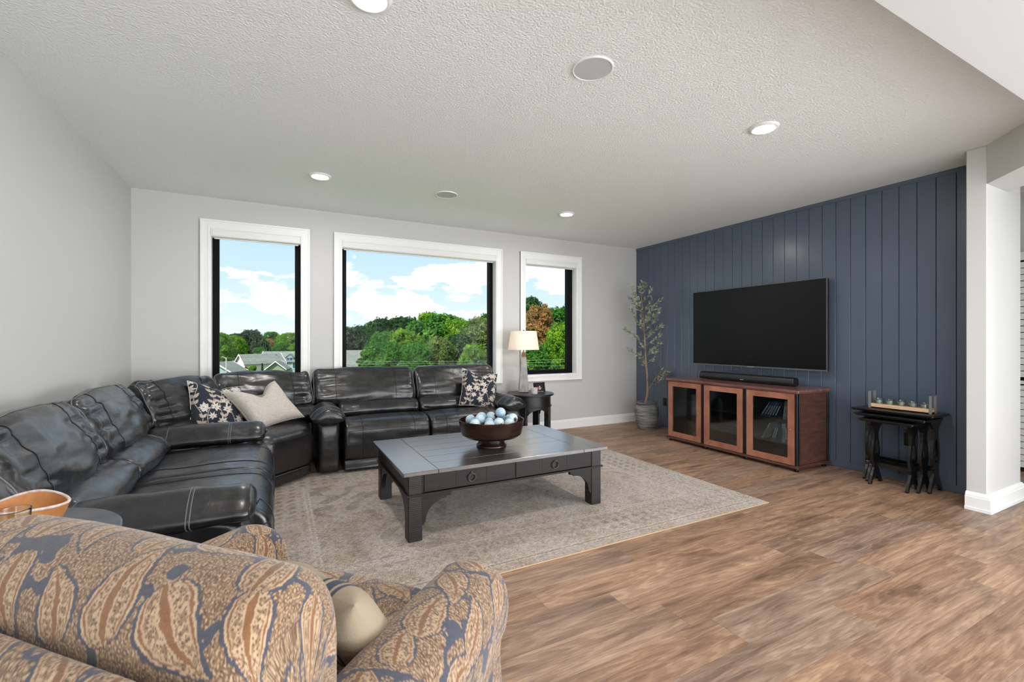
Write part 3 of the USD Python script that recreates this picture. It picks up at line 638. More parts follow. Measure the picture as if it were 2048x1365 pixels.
t = thing('coffee_table', 'large black-brown plank-top coffee table with arched brackets and ring pulls', 'coffee table', ((TX0 + TX1) / 2, (TY0 + TY1) / 2, .0102))
hx, hy = (TX1 - TX0) / 2, (TY1 - TY0) / 2; Z = TZ - .0102
ep = .225
for sgn in (-1, 1): obj('end_board', box(sgn * hx, sgn * (hx - ep), -hy, hy, Z - .026, Z, .003), BWOODY, t)
n = 6; pw = 2 * hy / n
for k in range(n): obj('plank', box(-hx + ep + .0012, hx - ep - .0012, -hy + k * pw + .0008, -hy + (k + 1) * pw - .0008, Z - .026, Z, .002), BWOODX, t)
ax, ay = hx - .045, hy - .04
obj('apron', cat(box(-ax, ax, -ay, -ay + .02, Z - .15, Z - .026), box(-ax, ax, ay - .02, ay, Z - .15, Z - .026), box(-ax, -ax + .02, -ay, ay, Z - .15, Z - .026), box(ax - .02, ax, -ay, ay, Z - .15, Z - .026)), BWOOD, t)
for sx in (-1, 1):
    for sy in (-1, 1):
        x, y = sx * ax, sy * ay
        lg = obj('leg', box(x + sx * .006, x - sx * .084, y + sy * .006, y - sy * .084, 0, Z - .027, .004), SAWN, t)
        arc = [(0, 0)] + [(0, -.20)] + [(.012, -.20), (.012, -.188)] + [(.022 + .135 * (1 - math.cos(a)), -.182 + .135 * math.sin(a)) for a in np.linspace(0, math.pi / 2, 12)] + [(.165, -.047), (.165, -.036), (.195, -.036), (.195, 0)]
        P = sg.Polygon([(-sx * q + x - sx * .084, z + Z - .156) for q, z in arc])
        obj('bracket', extrude(P, .03, 'y', (0, (y - .03) if sy > 0 else y, 0)), BWOOD, t)
        P = sg.Polygon([(-sy * q + y - sy * .084, z + Z - .156) for q, z in arc])
        obj('bracket', extrude(P, .03, 'x', ((x - .03) if sx > 0 else x, 0, 0)), BWOOD, t)
mo = sg.box(-ax - .016, -ay - .016, ax + .016, ay + .016)
obj('moulding', extrude(mo.difference(sg.box(-ax + .004, -ay + .004, ax - .004, ay - .004)), .012, 'z', (0, 0, Z - .162)), BWOOD, t)
for k, (a, b2) in enumerate([(-ax + .095, -.006), (.006, ax - .095)]):
    dr = obj('drawer_front', box(a, b2, -ay - .006, -ay + .01, Z - .146, Z - .03, .002), BWOOD, t)
    w3 = (b2 - a) / 3
    for q in (1, 2): obj('groove', box(a + q * w3 - .001, a + q * w3 + .001, -ay - .0068, -ay - .005, Z - .144, Z - .032, 0), paint('groove_dark', S(12, 11, 10), .7) if (k, q) == (0, 1) else usdkit.UsdShade.Material.Get(stage, '/World/Looks/groove_dark'), dr)
    cx = (a + b2) / 2
    obj('ring_pull', cat(tube([(cx + .026 * math.cos(u), -ay - .016, Z - .092 + .026 * math.sin(u)) for u in np.linspace(0, 2 * math.pi, 28, endpoint=False)], .0042, 8, closed=True),
        rot(lathe([(0, .010), (.006, .009), (.010, .004), (.012, 0), (0, 0)], 16), 90, (1, 0, 0)).apply_translation((cx, -ay - .006, Z - .064)), tube([(cx, -ay - .006, Z - .066), (cx, -ay - .02, Z - .066)], .004, 8)), IRON, dr)

# ------------------------------------------------------------------ pedestal bowl with pale blue balls
BRONZE = mottled('dark_bronze', S(26, 21, 20), S(72, 46, 36), .26, (5, 5, 26), 5.0, .1, .6, .55, dist=.002)
BX, BY = 1.487, 3.217
b_ = thing('pedestal_bowl', 'wide dark bronze pedestal bowl on the coffee table', 'bowl', (BX, BY, TZ))
obj('bowl', lathe([(.0, .062), (.10, .062), (.16, .066), (.205, .078), (.233, .098), (.243, .14), (.252, .185), (.256, .208), (.253, .212), (.248, .208), (.240, .16), (.228, .105), (.200, .088), (.10, .074), (0, .073)], 72), BRONZE, b_, smooth=40)
obj('foot', lathe([(.0, .0), (.115, 0), (.119, .006), (.117, .014), (.108, .020), (.100, .040), (.094, .058), (.096, .066), (0, .066)], 64), BRONZE, b_, smooth=40)
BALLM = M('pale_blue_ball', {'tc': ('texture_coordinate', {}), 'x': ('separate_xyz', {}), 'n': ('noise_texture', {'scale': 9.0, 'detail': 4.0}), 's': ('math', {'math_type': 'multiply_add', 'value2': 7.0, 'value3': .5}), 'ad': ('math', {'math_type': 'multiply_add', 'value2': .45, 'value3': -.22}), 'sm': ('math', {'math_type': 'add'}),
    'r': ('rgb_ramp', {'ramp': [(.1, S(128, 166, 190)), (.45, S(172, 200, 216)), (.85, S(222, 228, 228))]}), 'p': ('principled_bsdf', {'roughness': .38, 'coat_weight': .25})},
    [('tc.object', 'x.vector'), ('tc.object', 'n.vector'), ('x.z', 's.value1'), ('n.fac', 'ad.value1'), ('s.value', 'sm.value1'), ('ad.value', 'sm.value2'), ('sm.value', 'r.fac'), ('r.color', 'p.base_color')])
STEM = paint('brown_calyx', S(84, 58, 44), .7)
def make_ball(label, loc, rz, tl):
    q = thing('decorative_ball', label, 'ornament', loc, rz, None, None, (tl, 0))
    R = .041
    ic = trimesh.creation.icosphere(3, R); ic.vertices[:, 2] *= .95
    obj('ball', ic, BALLM, q, smooth=True)
    cr = [lathe([(0, R * .97), (.008, R * .955), (.008, R * .93), (0, R * .93)], 10)]
    for k in range(5):
        a = k * 1.257; cr.append(tube([(.003 * math.cos(a), .003 * math.sin(a), R * .95), (.012 * math.cos(a), .012 * math.sin(a), R * .985), (.018 * math.cos(a), .018 * math.sin(a), R * .97)], [.005, .0042, .0015], 5))
    obj('calyx', cat(*cr), STEM, q)
    return q
balls = [
    (-.165, -.06, .185, 104, -22, 'pale blue ball at the left end of the bowl'),
    (-.075, -.13, .178, 106, -40, 'pale blue ball at the front left of the bowl, low against the rim'),
    (-.09, .015, .205, 108, -75, 'pale blue ball in the second row of the bowl, left of its middle'),
    (-.135, .10, .19, 60, 200, 'pale blue ball at the back left of the bowl'),
    (-.02, .15, .195, 50, 180, 'pale blue ball at the back of the bowl, partly hidden'),
    (.005, -.125, .190, 106, -5, 'pale blue ball at the front middle of the bowl'),
    (.085, -.145, .182, 104, -30, 'palest ball at the front of the bowl, right of the middle'),
    (.085, .01, .243, 70, 120, 'topmost pale blue ball of the pile'),
    (.145, -.08, .205, 88, 5, 'deeper blue ball showing its brown calyx, at the right of the pile'),
    (.055, .13, .195, 75, 40, 'pale ball with its calyx turned up, behind the topmost ball'),
    (.165, .02, .180, 60, 40, 'pale blue ball low at the right end of the bowl'),
    (.0, .04, .165, 70, 90, 'pale blue ball sunk in the middle of the pile'),
    (.14, .105, .172, 60, 150, 'pale blue ball at the back right of the bowl'),
]
first = make_ball(balls[0][5], (BX + balls[0][0], BY + balls[0][1], TZ + balls[0][2] + .008), balls[0][4], balls[0][3])
for dx, dy, dz, tl, rz, lab in balls[1:]:
    dup(first, (BX + dx, BY + dy, TZ + dz + .008), rz, lab, tilt=(tl, 0))

# ------------------------------------------------------------------ round end table with lamp, candle and photo frame
BLACKW = mottled('black_painted_wood', S(12, 12, 13), S(26, 25, 25), .38, (50, 50, 4), 4.0, .15, .5, dist=.002)
EX, EY, EZ = 2.865, 5.02, .615
t = thing('end_table', 'round black end table with arched apron beside the right sofa arm', 'side table', (EX, EY, 0))
obj('tabletop', lathe([(0, EZ), (.292, EZ), (.300, EZ - .006), (.300, EZ - .018), (.294, EZ - .024), (0, EZ - .024)], 72), BLACKW, t, smooth=40)
obj('apron', lathe([(.262, EZ - .024), (.262, EZ - .155), (.245, EZ - .155), (.245, EZ - .024)], 72), BLACKW, t, smooth=40)
obj('moulding', lathe([(.262, EZ - .150), (.274, EZ - .152), (.276, EZ - .160), (.262, EZ - .166), (.245, EZ - .166), (.245, EZ - .150), (.262, EZ - .150)], 72), BLACKW, t, smooth=40)
for k in range(4):
    a = math.radians(40 + 90 * k)
    lg = rot(box(.200, .262, -.04, .04, 0, EZ - .16, .004), math.degrees(a))
    obj('leg', lg, BLACKW, t)
    # arched brackets either side of the leg, bent round the apron
    for s_ in (-1, 1):
        prof = [(0, 0), (0, -.15)] + [(.012 + .19 * (1 - math.cos(u)), -.14 + .12 * math.sin(u)) for u in np.linspace(0, math.pi / 2, 10)] + [(.21, 0)]
        P = sg.Polygon([(q, z) for q, z in prof]); e_ = extrude(P, .018, 'y'); e_ = e_.subdivide_to_size(.03)
        vv = e_.vertices.copy(); th = a + s_ * (.035 + vv[:, 0]) / .255; rr_ = .243 + vv[:, 1]
        e_.vertices = np.stack([rr_ * np.cos(th), rr_ * np.sin(th), vv[:, 2] + EZ - .16], 1)
        if s_ < 0: e_.invert()
        obj('bracket', e_, BLACKW, t)
LX, LY = 2.835, 5.14
CONC = mottled('lamp_concrete', S(150, 147, 143), S(190, 187, 182), .8, (14, 14, 14), 5.0, .1)
NECK = mottled('lamp_neck_wood', S(120, 88, 60), S(160, 122, 88), .5, (30, 30, 3))
SHADEM = M('lamp_shade_linen', {'d': ('diffuse_bsdf', {'color': S(250, 248, 244)}), 'tr': ('translucent_bsdf', {'color': S(250, 240, 226)}), 'x': ('mix_closure', {'fac': .42})}, [('d.BSDF', 'x.closure1'), ('tr.BSDF', 'x.closure2')], surface='x.closure')
BULB = M('lamp_bulb', {'e': ('emission', {'color': (1, .88, .70), 'strength': 45.0})}, surface='e.emission')
t = thing('table_lamp', 'table lamp with white drum shade and tapered concrete base on the round end table', 'lamp', (LX, LY, EZ))
def facet(r0, r1, z0, z1, n=8, tw=22.5): return rot(trimesh.convex.convex_hull(np.array([(r * math.cos(a), r * math.sin(a), z) for r, z in ((r0, z0), (r1, z1)) for a in np.arange(n) * 2 * math.pi / n])), tw)
obj('base', cat(facet(.074, .036, .004, .455, 6, 12)), CONC, t); obj('foot', facet(.070, .072, 0, .006, 6, 12), BLACKP, t)
obj('neck', facet(.036, .029, .455, .515, 6, 12), NECK, t)
obj('stem', lathe([(0, .515), (.006, .515), (.006, .78), (.011, .785), (.008, .80), (0, .805)], 12), IRON, t)
sh = [(.203, .548), (.168, .790), (.1665, .790), (.2015, .548), (.203, .548)]
obj('lamp_shade', lathe(sh, 64), SHADEM, t, smooth=40)
obj('spider', cat(tube([(-.167, 0, .782), (.167, 0, .782)], .002, 6), tube([(0, -.167, .782), (0, .167, .782)], .002, 6)), IRON, t)
bl = trimesh.creation.icosphere(2, .028); bl.apply_translation((0, 0, .64)); obj('bulb', bl, BULB, t, smooth=True)
t = thing('candle_jar', 'small grey-white candle jar in front of the lamp base', 'candle', (2.857, 4.905, EZ))
obj('jar', lathe([(0, 0), (.040, 0), (.043, .004), (.045, .07), (.043, .076), (.039, .074), (.038, .05), (0, .05)], 40), mottled('candle_jar_glaze', S(176, 172, 168), S(205, 202, 198), .5, (20, 20, 20)), t, smooth=40)
obj('wick', tube([(0, 0, .05), (.002, 0, .066)], .0015, 5), BLACKP, t)
t = thing('photo_frame', 'small black photo frame with a dark picture, leaning on the end table', 'picture frame', (2.985, 4.98, EZ), 6, tilt=(-10, 0))
fo = sg.box(-.085, 0, .085, .125).difference(sg.box(-.064, .022, .064, .105))
obj('frame', extrude(fo, .016, 'y', (0, -.008, .004)), paint('frame_black', S(26, 22, 24), .4), t)
pc = obj('picture', box(-.066, .066, .0, .004, .024, .110, 0), paint('picture_dark', S(48, 40, 46), .3), t)
RED, PALE = paint('picture_red', S(150, 62, 70), .4), paint('picture_pale', S(200, 190, 190), .4)
def flat_shape(poly, y): return extrude(poly, .0008, 'y', (0, y, 0))
obj('figure', flat_shape(so.unary_union([sg.Point(-.022, .060).buffer(.018), sg.box(-.04, .03, -.006, .06)]), -.001), RED, pc)
obj('figure', flat_shape(so.unary_union([sg.Point(.006, .078).buffer(.009), sg.box(-.001, .034, .012, .074), sg.box(-.014, .050, .034, .058)]), -.0012), PALE, pc)
obj('caption_strip', flat_shape(so.unary_union([sg.box(-.052 + .022 * k, .008, -.038 + .022 * k, .015) for k in range(5)]), -.0088), PALE, t)
obj('easel_leg', box(-.012, .012, .006, .05, .0, .006, .001), BLACKP, t)

# ------------------------------------------------------------------ television wall
CHERRY = mottled('cherry_wood', S(136, 86, 68), S(174, 120, 96), .34, (30, 4, 3), 5.0, .08, .5, dist=.002)
CHERRYX = mottled('cherry_wood_dark', S(68, 42, 35), S(98, 62, 50), .30, (6, 4, 30), 5.0, .08, .5, dist=.002)
CHTOP = mottled('cherry_top', S(104, 68, 62), S(134, 92, 82), .24, (30, 3, 10), 5.0, .05, .6, dist=.002)
INSIDE = paint('cabinet_inside', S(62, 66, 66), .7)
SMOKED = M('smoked_glass', {'t': ('transparent_bsdf', {'color': (.74, .80, .81)}), 'g': ('glossy_bsdf', {'color': (1, 1, 1), 'roughness': .06}), 'f': ('fresnel', {'IOR': 1.5}), 'x': ('mix_closure', {})},
           [('f.fac', 'x.fac'), ('t.BSDF', 'x.closure1'), ('g.BSDF', 'x.closure2')], surface='x.closure')
BRASS = paint('knob_metal', S(150, 120, 90), .3)
t = thing('media_cabinet', 'cherry wood media cabinet with three smoked glass doors under the television', 'cabinet', (4.75, 3.435, 0))
ox, oy = -4.75, -3.435
def bx(x0, x1, y0, y1, z0, z1, b=.003): return box(x0 + ox, x1 + ox, y0 + oy, y1 + oy, z0, z1, b)
obj('cabinet_top', cat(bx(4.455, 5.03, 2.595, 4.275, .772, .797, .005), bx(4.468, 5.025, 2.61, 4.26, .760, .773, .004)), CHTOP, t)
obj('plinth', cat(bx(4.458, 5.03, 2.60, 4.27, .032, .052, .004), bx(4.47, 5.02, 2.61, 4.26, .048, .060, .003)), CHERRYX, t)
obj('side_panel', bx(4.53, 4.985, 2.622, 2.640, .06, .762), CHERRYX, t); obj('side_panel', bx(4.53, 4.985, 4.235, 4.253, .06, .762), CHERRYX, t)
obj('back_panel', bx(5.0, 5.012, 2.62, 4.255, .06, .762), INSIDE, t)
posts = [(2.616, 2.640), (3.155, 3.192), (3.700, 3.735), (4.247, 4.256)]
for a, b2 in posts[1:3]: obj('divider', bx(4.50, 5.0, a + .003, b2 - .003, .06, .762), INSIDE, t)
for a, b2 in posts: obj('post', cat(bx(4.472, 4.512, a, b2, .06, .762, .004), bx(4.514, 4.526, a, b2, .06, .762, .003)), BLACKP, t)
for a in (2.616, 4.243): obj('post', bx(4.99, 5.015, a, a + .012, .06, .762, .003), BLACKP, t)
for ya, yb_ in ((2.643, 3.158), (3.185, 3.702), (3.728, 4.237)):
    for z in (.245, .478): obj('shelf', bx(4.53, 5.0, ya + .002, yb_ - .002, z - .012, z, .002), INSIDE, t)
for k in range(4):
    for xx in (4.50, 4.97): obj('foot', lathe([(0, 0), (.02, 0), (.022, .006), (.014, .012), (.012, .033), (0, .033)], 16, (xx + ox, 2.64 + oy + k * .531, 0)), BLACKP, t, smooth=40)
for ya, yb_ in ((3.742, 4.243), (3.200, 3.693), (2.645, 3.148)):
    dr = obj('door', extrude(sg.box(ya + oy, .062, yb_ + oy, .758).difference(sg.box(ya + oy + .062, .125, yb_ + oy - .068, .700)), .022, 'x', (4.466 + ox, 0, 0)), CHERRY, t)
    obj('glass_pane', bx(4.474, 4.478, ya + .058, yb_ - .064, .121, .704, 0), SMOKED, dr)
    kn = lathe([(0, 0), (.004, 0), (.004, .010), (.008, .014), (.009, .019), (.006, .024), (0, .025)], 16); kn = rot(kn, -90, (0, 1, 0)); kn.apply_translation((4.466 + ox, ya + .028 + oy, .412))
    obj('knob', kn, BRASS, dr, smooth=40)
# disc cases behind the right-hand glass door
casecols = dict(blue=S(70, 110, 160), pale=S(205, 205, 205), grey=S(130, 135, 135), red=S(150, 80, 80), dark=S(70, 74, 84), yellow=S(170, 165, 120), teal=S(90, 140, 150))
CASE = {k: mottled('disc_case_' + k, tuple(np.array(v_) * .75), tuple(np.minimum(np.array(v_) * 1.25, 1)), .35, (20, 120, 45), 2.0) for k, v_ in casecols.items()}
def disc_case(col, y, z, lean, label, group, h=.19, th=.0145):
    q = thing('disc_case', label, 'disc case', (4.60, y, z), 0, group, None, (lean, 0))
    obj('case', box(-.03, .10, -th / 2, th / 2, 0, h, .002), CASE[col], q)
    obj('spine_label', box(-.0308, -.029, -th / 2 + .002, th / 2 - .002, .03, h - .05, 0), CASE['pale' if col != 'pale' else 'grey'], q)
def lift(lean, th=.0145): return abs(math.sin(math.radians(lean))) * th / 2 + .0005
ORD = ['first', 'second', 'third', 'fourth', 'fifth', 'sixth', 'seventh', 'eighth']
NM = dict(blue='blue', pale='white', grey='grey', red='reddish', dark='dark', yellow='yellowish', teal='teal')
up = [('grey', 3.055, 32), ('blue', 3.018, 30), ('blue', 2.990, 29), ('teal', 2.965, 28), ('dark', 2.935, 26), ('dark', 2.905, 24)]
for k, (c_, y, l) in enumerate(up): disc_case(c_, y, .478 + lift(l), l, 'leaning %s disc case, %s from the left on the upper cabinet shelf' % (NM[c_], ORD[k]), 'disc cases behind the right glass door')
for k, c_ in enumerate(['yellow', 'yellow', 'grey', 'pale', 'dark', 'red', 'pale']): disc_case(c_, 2.812 - .0185 * k, .478 + lift(6), 6, 'nearly upright %s disc case, %s in the right-hand upper shelf row' % (NM[c_], ORD[k]), 'disc cases behind the right glass door')
disc_case('pale', 3.045, .245 + lift(28), 28, 'white disc case leaning alone at the left of the lower cabinet shelf', 'disc cases behind the right glass door')
for k, (c_, y, l) in enumerate((('teal', 2.935, 18), ('blue', 2.912, 17))): disc_case(c_, y, .245 + lift(l), l, '%s disc case leaning on the lower shelf, %s of a leaning pair' % (NM[c_], ['left', 'right'][k]), 'disc cases behind the right glass door')
for k, c_ in enumerate(['pale', 'pale', 'grey', 'pale', 'red', 'dark', 'pale']): disc_case(c_, 2.822 - .019 * k, .245 + .0005, 0, 'upright %s disc case, %s in the right-hand lower shelf row' % (NM[c_], ORD[k]), 'disc cases behind the right glass door')
q = thing('game_controller', 'small white game controller on the shelf behind the left glass door', 'controller', (4.60, 3.84, .478))
obj('body', stack([(-.03, -.06), (.03, -.07), (.045, -.03), (.03, 0), (.045, .03), (.03, .07), (-.03, .06), (-.04, 0)], [(.012, 0), (.002, .006), (0, .018), (.006, .028), (.02, .032)], 60), paint('controller_white', S(215, 215, 212), .4), q, smooth=50)
for s_ in (-1, 1): obj('thumb_stick', lathe([(0, .03), (.006, .03), (.006, .040), (.009, .042), (.008, .046), (0, .046)], 14, (.0, s_ * .028, 0)), BLACKP, q)
q = thing('media_player', 'flat dark media player on the middle shelf behind the centre glass door', 'media player', (4.72, 3.44, .245))
obj('case', box(-.12, .12, -.17, .17, .006, .06, .006), BLACKP, q); obj('front_strip', box(-.1215, -.119, -.15, .15, .03, .036, 0), IRON, q)
for sx in (-1, 1):
    for sy in (-1, 1): obj('foot', lathe([(0, 0), (.012, 0), (.012, .006), (0, .006)], 12, (sx * .1, sy * .14, 0)), BLACKP, q)

t = thing('soundbar', 'long black rounded soundbar on the media cabinet', 'soundbar', (4.83, 3.43, .797))
pf = spline([(-.048, .030), (-.046, .055), (-.034, .084), (0, .096), (.032, .086), (.045, .062), (.046, .03), (.036, .008), (0, .004), (-.036, .008)], 56)
obj('body', puff(pf, -.585, .585, .006, 6, axis='y'), M('speaker_mesh_black', {'tc': ('texture_coordinate', {}), 'v': ('voronoi_texture', {'scale': 420.0}), 'bp': ('bump', {'strength': .25, 'distance': .001}), 'p': ('principled_bsdf', {'base_color': S(22, 23, 25), 'roughness': .38})}, [('tc.object', 'v.vector'), ('v.distance', 'bp.height'), ('bp.normal', 'p.normal')]), t, smooth=50)
for s_ in (-1, 1): obj('end_cap', puff((pf - [0, .05]) * .985 + [0, .05], min(s_ * .585, s_ * .592), max(s_ * .585, s_ * .592), .002, 2, axis='y'), BLACKP, t, smooth=50)
obj('base_strip', box(-.03, .03, -.5, .5, 0, .006, .001), BLACKP, t); obj('badge', box(-.0492, -.047, -.022, .022, .030, .036, 0), paint('badge_pale', S(190, 190, 190), .4), t)

t = thing('television', 'large wall-mounted flat television with a black screen', 'television', (4.99, 3.455, 1.447))
SCREEN = M('tv_screen', {'p': ('principled_bsdf', {'base_color': (.0035, .0035, .0037), 'roughness': .34, 'specular_ior_level': .22})})
obj('cabinet', cat(box(-.008, .030, -.838, .838, -.480, .480, .005), box(.028, .052, -.55, .55, -.40, .18, .01)), BLACKP, t)
obj('screen', box(-.0105, -.007, -.832, .832, -.466, .474, .0005), SCREEN, t)
SILV = paint('tv_bezel', S(92, 94, 98), .3)
obj('bezel', extrude(sg.box(-.840, -.482, .840, .482).difference(sg.box(-.833, -.467, .833, .476)), .012, 'x', (-.013, 0, 0)), SILV, t)
obj('badge', box(-.0145, -.012, -.045, .045, -.480, -.473, 0), paint('badge_grey', S(150, 152, 154), .4), t)
obj('wall_mount', box(.05, .087, -.2, .2, -.2, .1, .003), BLACKP, t)

def outlet(y, z, label):
    t = thing('wall_outlet', label, 'outlet', (XR - .02, y, z))
    obj('cover_plate', box(-.006, 0, -.036, .036, -.058, .058, .003), BLACKP, t)
    for s_ in (-1, 1):
        so_ = obj('socket', box(-.009, -.004, -.017, .017, s_ * .020 - .014, s_ * .020 + .014, .003), paint('socket_black', S(30, 30, 31), .5) if label.endswith('cabinet') and s_ < 0 else UsdShade.Material.Get(stage, '/World/Looks/socket_black'), t)
        obj('slot', cat(box(-.0094, -.0088, -.008, -.006, s_ * .020 - .004, s_ * .020 + .006, 0), box(-.0094, -.0088, .006, .008, s_ * .020 - .004, s_ * .020 + .006, 0)), BLUED, so_)
outlet(4.886, .375, 'black wall outlet on the blue wall between plant and cabinet'); outlet(1.978, .385, 'black wall outlet on the blue wall behind the nest of tables')

# ------------------------------------------------------------------ nest of tables and candle tray
NEST = mottled('black_lacquer', S(9, 9, 10), S(18, 18, 19), .24, (20, 20, 20), 3.0, .05, .6, dist=.002)
def lyre(H, k=1.0):
    hw = [(.118, 0), (.116, .014), (.100, .045), (.078, .085), (.060, .125), (.046, .150), (.042, .160), (.054, .166), (.056, .185), (.044, .195), (.044, .205), (.058, .235), (.070, .285), (.071, .325), (.060, .385), (.046, .44), (.040, .49), (.046, .53), (.074, .565), (.108, .59), (.124, .61), (.126, .64)]
    sc = H / .64; R = [(w * k, z * sc) for w, z in hw]
    P = sg.Polygon(R + [(-w, z) for w, z in R[::-1]]).buffer(0)
    a = np.linspace(0, math.pi, 16); P = P.difference(sg.Polygon([(.082 * k * math.cos(u), .072 * sc * math.sin(u)) for u in a] + [(-.082 * k, -.01), (.082 * k, -.01)]))
    hole = sg.Polygon([(.034 * k * math.cos(u) * (1 + .25 * math.sin(u) * -1), (.345 + .105 * math.sin(u)) * sc) for u in np.linspace(0, 2 * math.pi, 30)])
    P = P.difference(hole).union(sg.Point(0, .285 * sc).buffer(.022 * k)).union(sg.box(-.006, .22 * sc, .006, .29 * sc))
    return P
def nesting_table(label, xf, xb, y0, y1, H, ey0, ey1, footx):
    xc, yc = (xf + xb) / 2, (y0 + y1) / 2
    t = thing('nesting_table', label, 'side table', (xc, yc, 0))
    obj('tabletop', cat(box(xf - xc, xb - xc, y0 - yc, y1 - yc, H - .016, H, .005), box(xf - xc + .012, xb - xc - .012, y0 - yc + .012, y1 - yc - .012, H - .024, H - .014, .003)), NEST, t)
    w = (xb - footx - .0) / 2; k = w / .118 * 1.0
    for e in (ey0, ey1):
        obj('end_panel', extrude(lyre(H - .022, k), .020, 'y', ((footx + xb) / 2 - xc, e - yc - .010, 0)), NEST, t)
    obj('stretcher', box((footx + xb) / 2 - xc - .009, (footx + xb) / 2 - xc + .009, ey0 - yc, ey1 - yc, .165 * H / .64, .205 * H / .64, .003), NEST, t)
    obj('rail', box((footx + xb) / 2 - xc - .02, (footx + xb) / 2 - xc + .02, ey0 - yc, ey1 - yc, H - .045, H - .02, .003), NEST, t)
nesting_table('largest black table of the nest, its top carrying the candle tray', 4.74, 5.065, 1.69, 2.285, .665, 1.752, 2.225, 4.835)
nesting_table('middle-sized black table of the nest, tucked under the largest', 4.685, 4.985, 1.722, 2.235, .628, 1.800, 2.170, 4.765)
nesting_table('smallest black table of the nest, in front and lowest', 4.63, 4.90, 1.780, 2.175, .590, 1.848, 2.115, 4.690)
OAK = mottled('pale_oak', S(196, 158, 122), S(226, 192, 158), .5, (40, 4, 40), 4.0, .1)
METAL = paint('tray_metal', S(120, 118, 114), .35)
t = thing('candle_tray', 'pale wooden candle tray with metal handles on the nest of tables', 'tray', (4.895, 1.965, .665))
obj('tray', cat(box(-.045, .045, -.215, .215, 0, .014, .002), box(-.045, -.036, -.215, .215, .0, .044, .002), box(.036, .045, -.215, .215, .0, .044, .002), box(-.045, .045, -.215, -.206, .0, .044, .002), box(-.045, .045, .206, .215, .0, .044, .002)), OAK, t)
for s_ in (-1, 1):
    y = s_ * .219
    obj('handle', cat(box(-.048, -.040, y - .010, y + .010, 0, .155, .001), box(.040, .048, y - .010, y + .010, 0, .155, .001), box(-.048, .048, y - .003, y + .003, .149, .155, .001)), METAL, t)
CLEAR = M('jar_glass', {'p': ('principled_bsdf', {'base_color': (.93, .96, .95), 'roughness': .02, 'transmission_weight': 1.0, 'ior': 1.45})})
WAX = mottled('sage_wax', S(142, 146, 130), S(170, 172, 156), .6, (30, 30, 30))
pos = ['leftmost', 'second from the left', 'middle', 'second from the right', 'rightmost']
jar = None
for k in range(5):
    y = 1.965 + .165 - k * .0825; lab = 'small glass jar candle in the wooden tray, %s of five' % pos[k]
    if jar is None:
        jar = thing('jar_candle', lab, 'candle', (4.895, y, .679), 0, 'jar candles in the wooden tray')
        obj('jar', lathe([(0, 0), (.026, 0), (.029, .003), (.0305, .076), (.029, .076), (.0275, .006), (0, .004)], 32), CLEAR, jar, smooth=40)
        obj('wax', lathe([(0, .005), (.0268, .006), (.0278, .060), (0, .059)], 28), WAX, jar, smooth=40)
        obj('wick', tube([(0, 0, .059), (.001, 0, .070)], .0012, 5), BLACKP, jar)
    else: dup(jar, (4.895, y, .679), 0, lab)

# ------------------------------------------------------------------ potted olive tree
POT = mottled('weathered_pot', S(80, 82, 84), S(148, 147, 144), .85, (4, 4, 34), 6.0, .5, .2, dist=.01)
SOIL = mottled('potting_soil', S(52, 44, 38), S(92, 80, 68), .95, (60, 60, 60), 4.0, .6)
PX, PY = 4.765, 4.935
t = thing('olive_tree', 'slender potted olive tree with silvery leaves in the corner by the blue wall', 'potted tree', (PX, PY, 0))
obj('pot', lathe([(0, 0), (.105, 0), (.118, .012), (.138, .07), (.158, .15), (.170, .22), (.170, .27), (.158, .315), (.138, .345), (.132, .355), (.140, .366), (.150, .378), (.149, .388), (.140, .392), (.130, .386), (.122, .36), (.12, .34), (0, .34)], 64), POT, t, smooth=40)
obj('soil', lathe([(0, .352), (.06, .356), (.124, .350)], 32), SOIL, t, smooth=40)
BARK = mottled('olive_bark', S(112, 92, 76), S(164, 142, 122), .85, (20, 20, 6), 5.0, .4, .2, dist=.004)
LEAF1 = M('olive_leaf', {'tc': ('texture_coordinate', {}), 'n': ('noise_texture', {'scale': 30.0}), 'r': ('rgb_ramp', {'ramp': [(.35, S(100, 114, 88)), (.5, S(156, 164, 136)), (.66, S(210, 212, 194))]}), 'd': ('principled_bsdf', {'roughness': .5}), 'tr': ('translucent_bsdf', {'color': S(120, 130, 90)}), 'x': ('mix_closure', {'fac': .2})},
          [('tc.object', 'n.vector'), ('n.fac', 'r.fac'), ('r.color', 'd.base_color'), ('d.BSDF', 'x.closure1'), ('tr.BSDF', 'x.closure2')], surface='x.closure')
tr = np.array([(-.02, 0, .34), (-.01, 0, .42), (.015, 0, .50), (.01, -.01, .62), (.005, -.005, .78), (-.015, 0, .98), (-.03, 0, 1.2), (-.05, 0, 1.45), (-.075, 0, 1.70), (-.10, 0, 1.92), (-.125, 0, 2.10)])
ts = spline(tr, 60, closed=False)
trunk = obj('trunk', tube(ts, np.linspace(.019, .004, 60), 10), BARK, t, smooth=50)
rg = np.random.default_rng(12); leaves = []; br = []
def leaf(p, d, L, W):
    d = d / np.linalg.norm(d); s_ = np.cross(d, rg.normal(size=3)); s_ /= np.linalg.norm(s_); n_ = np.cross(d, s_)
    k = [0, .3, .65, 1.0]; ww = [0, 1, .8, 0]
    v = [p] + [p + d * L * .33 + s_ * W + n_ * .1 * W, p + d * L * .33 - s_ * W + n_ * .1 * W, p + d * L * .68 + s_ * W * .8, p + d * L * .68 - s_ * W * .8, p + d * L - n_ * L * .08]
    return np.array(v), np.array([(0, 1, 2), (1, 3, 2), (2, 3, 4), (3, 5, 4)])
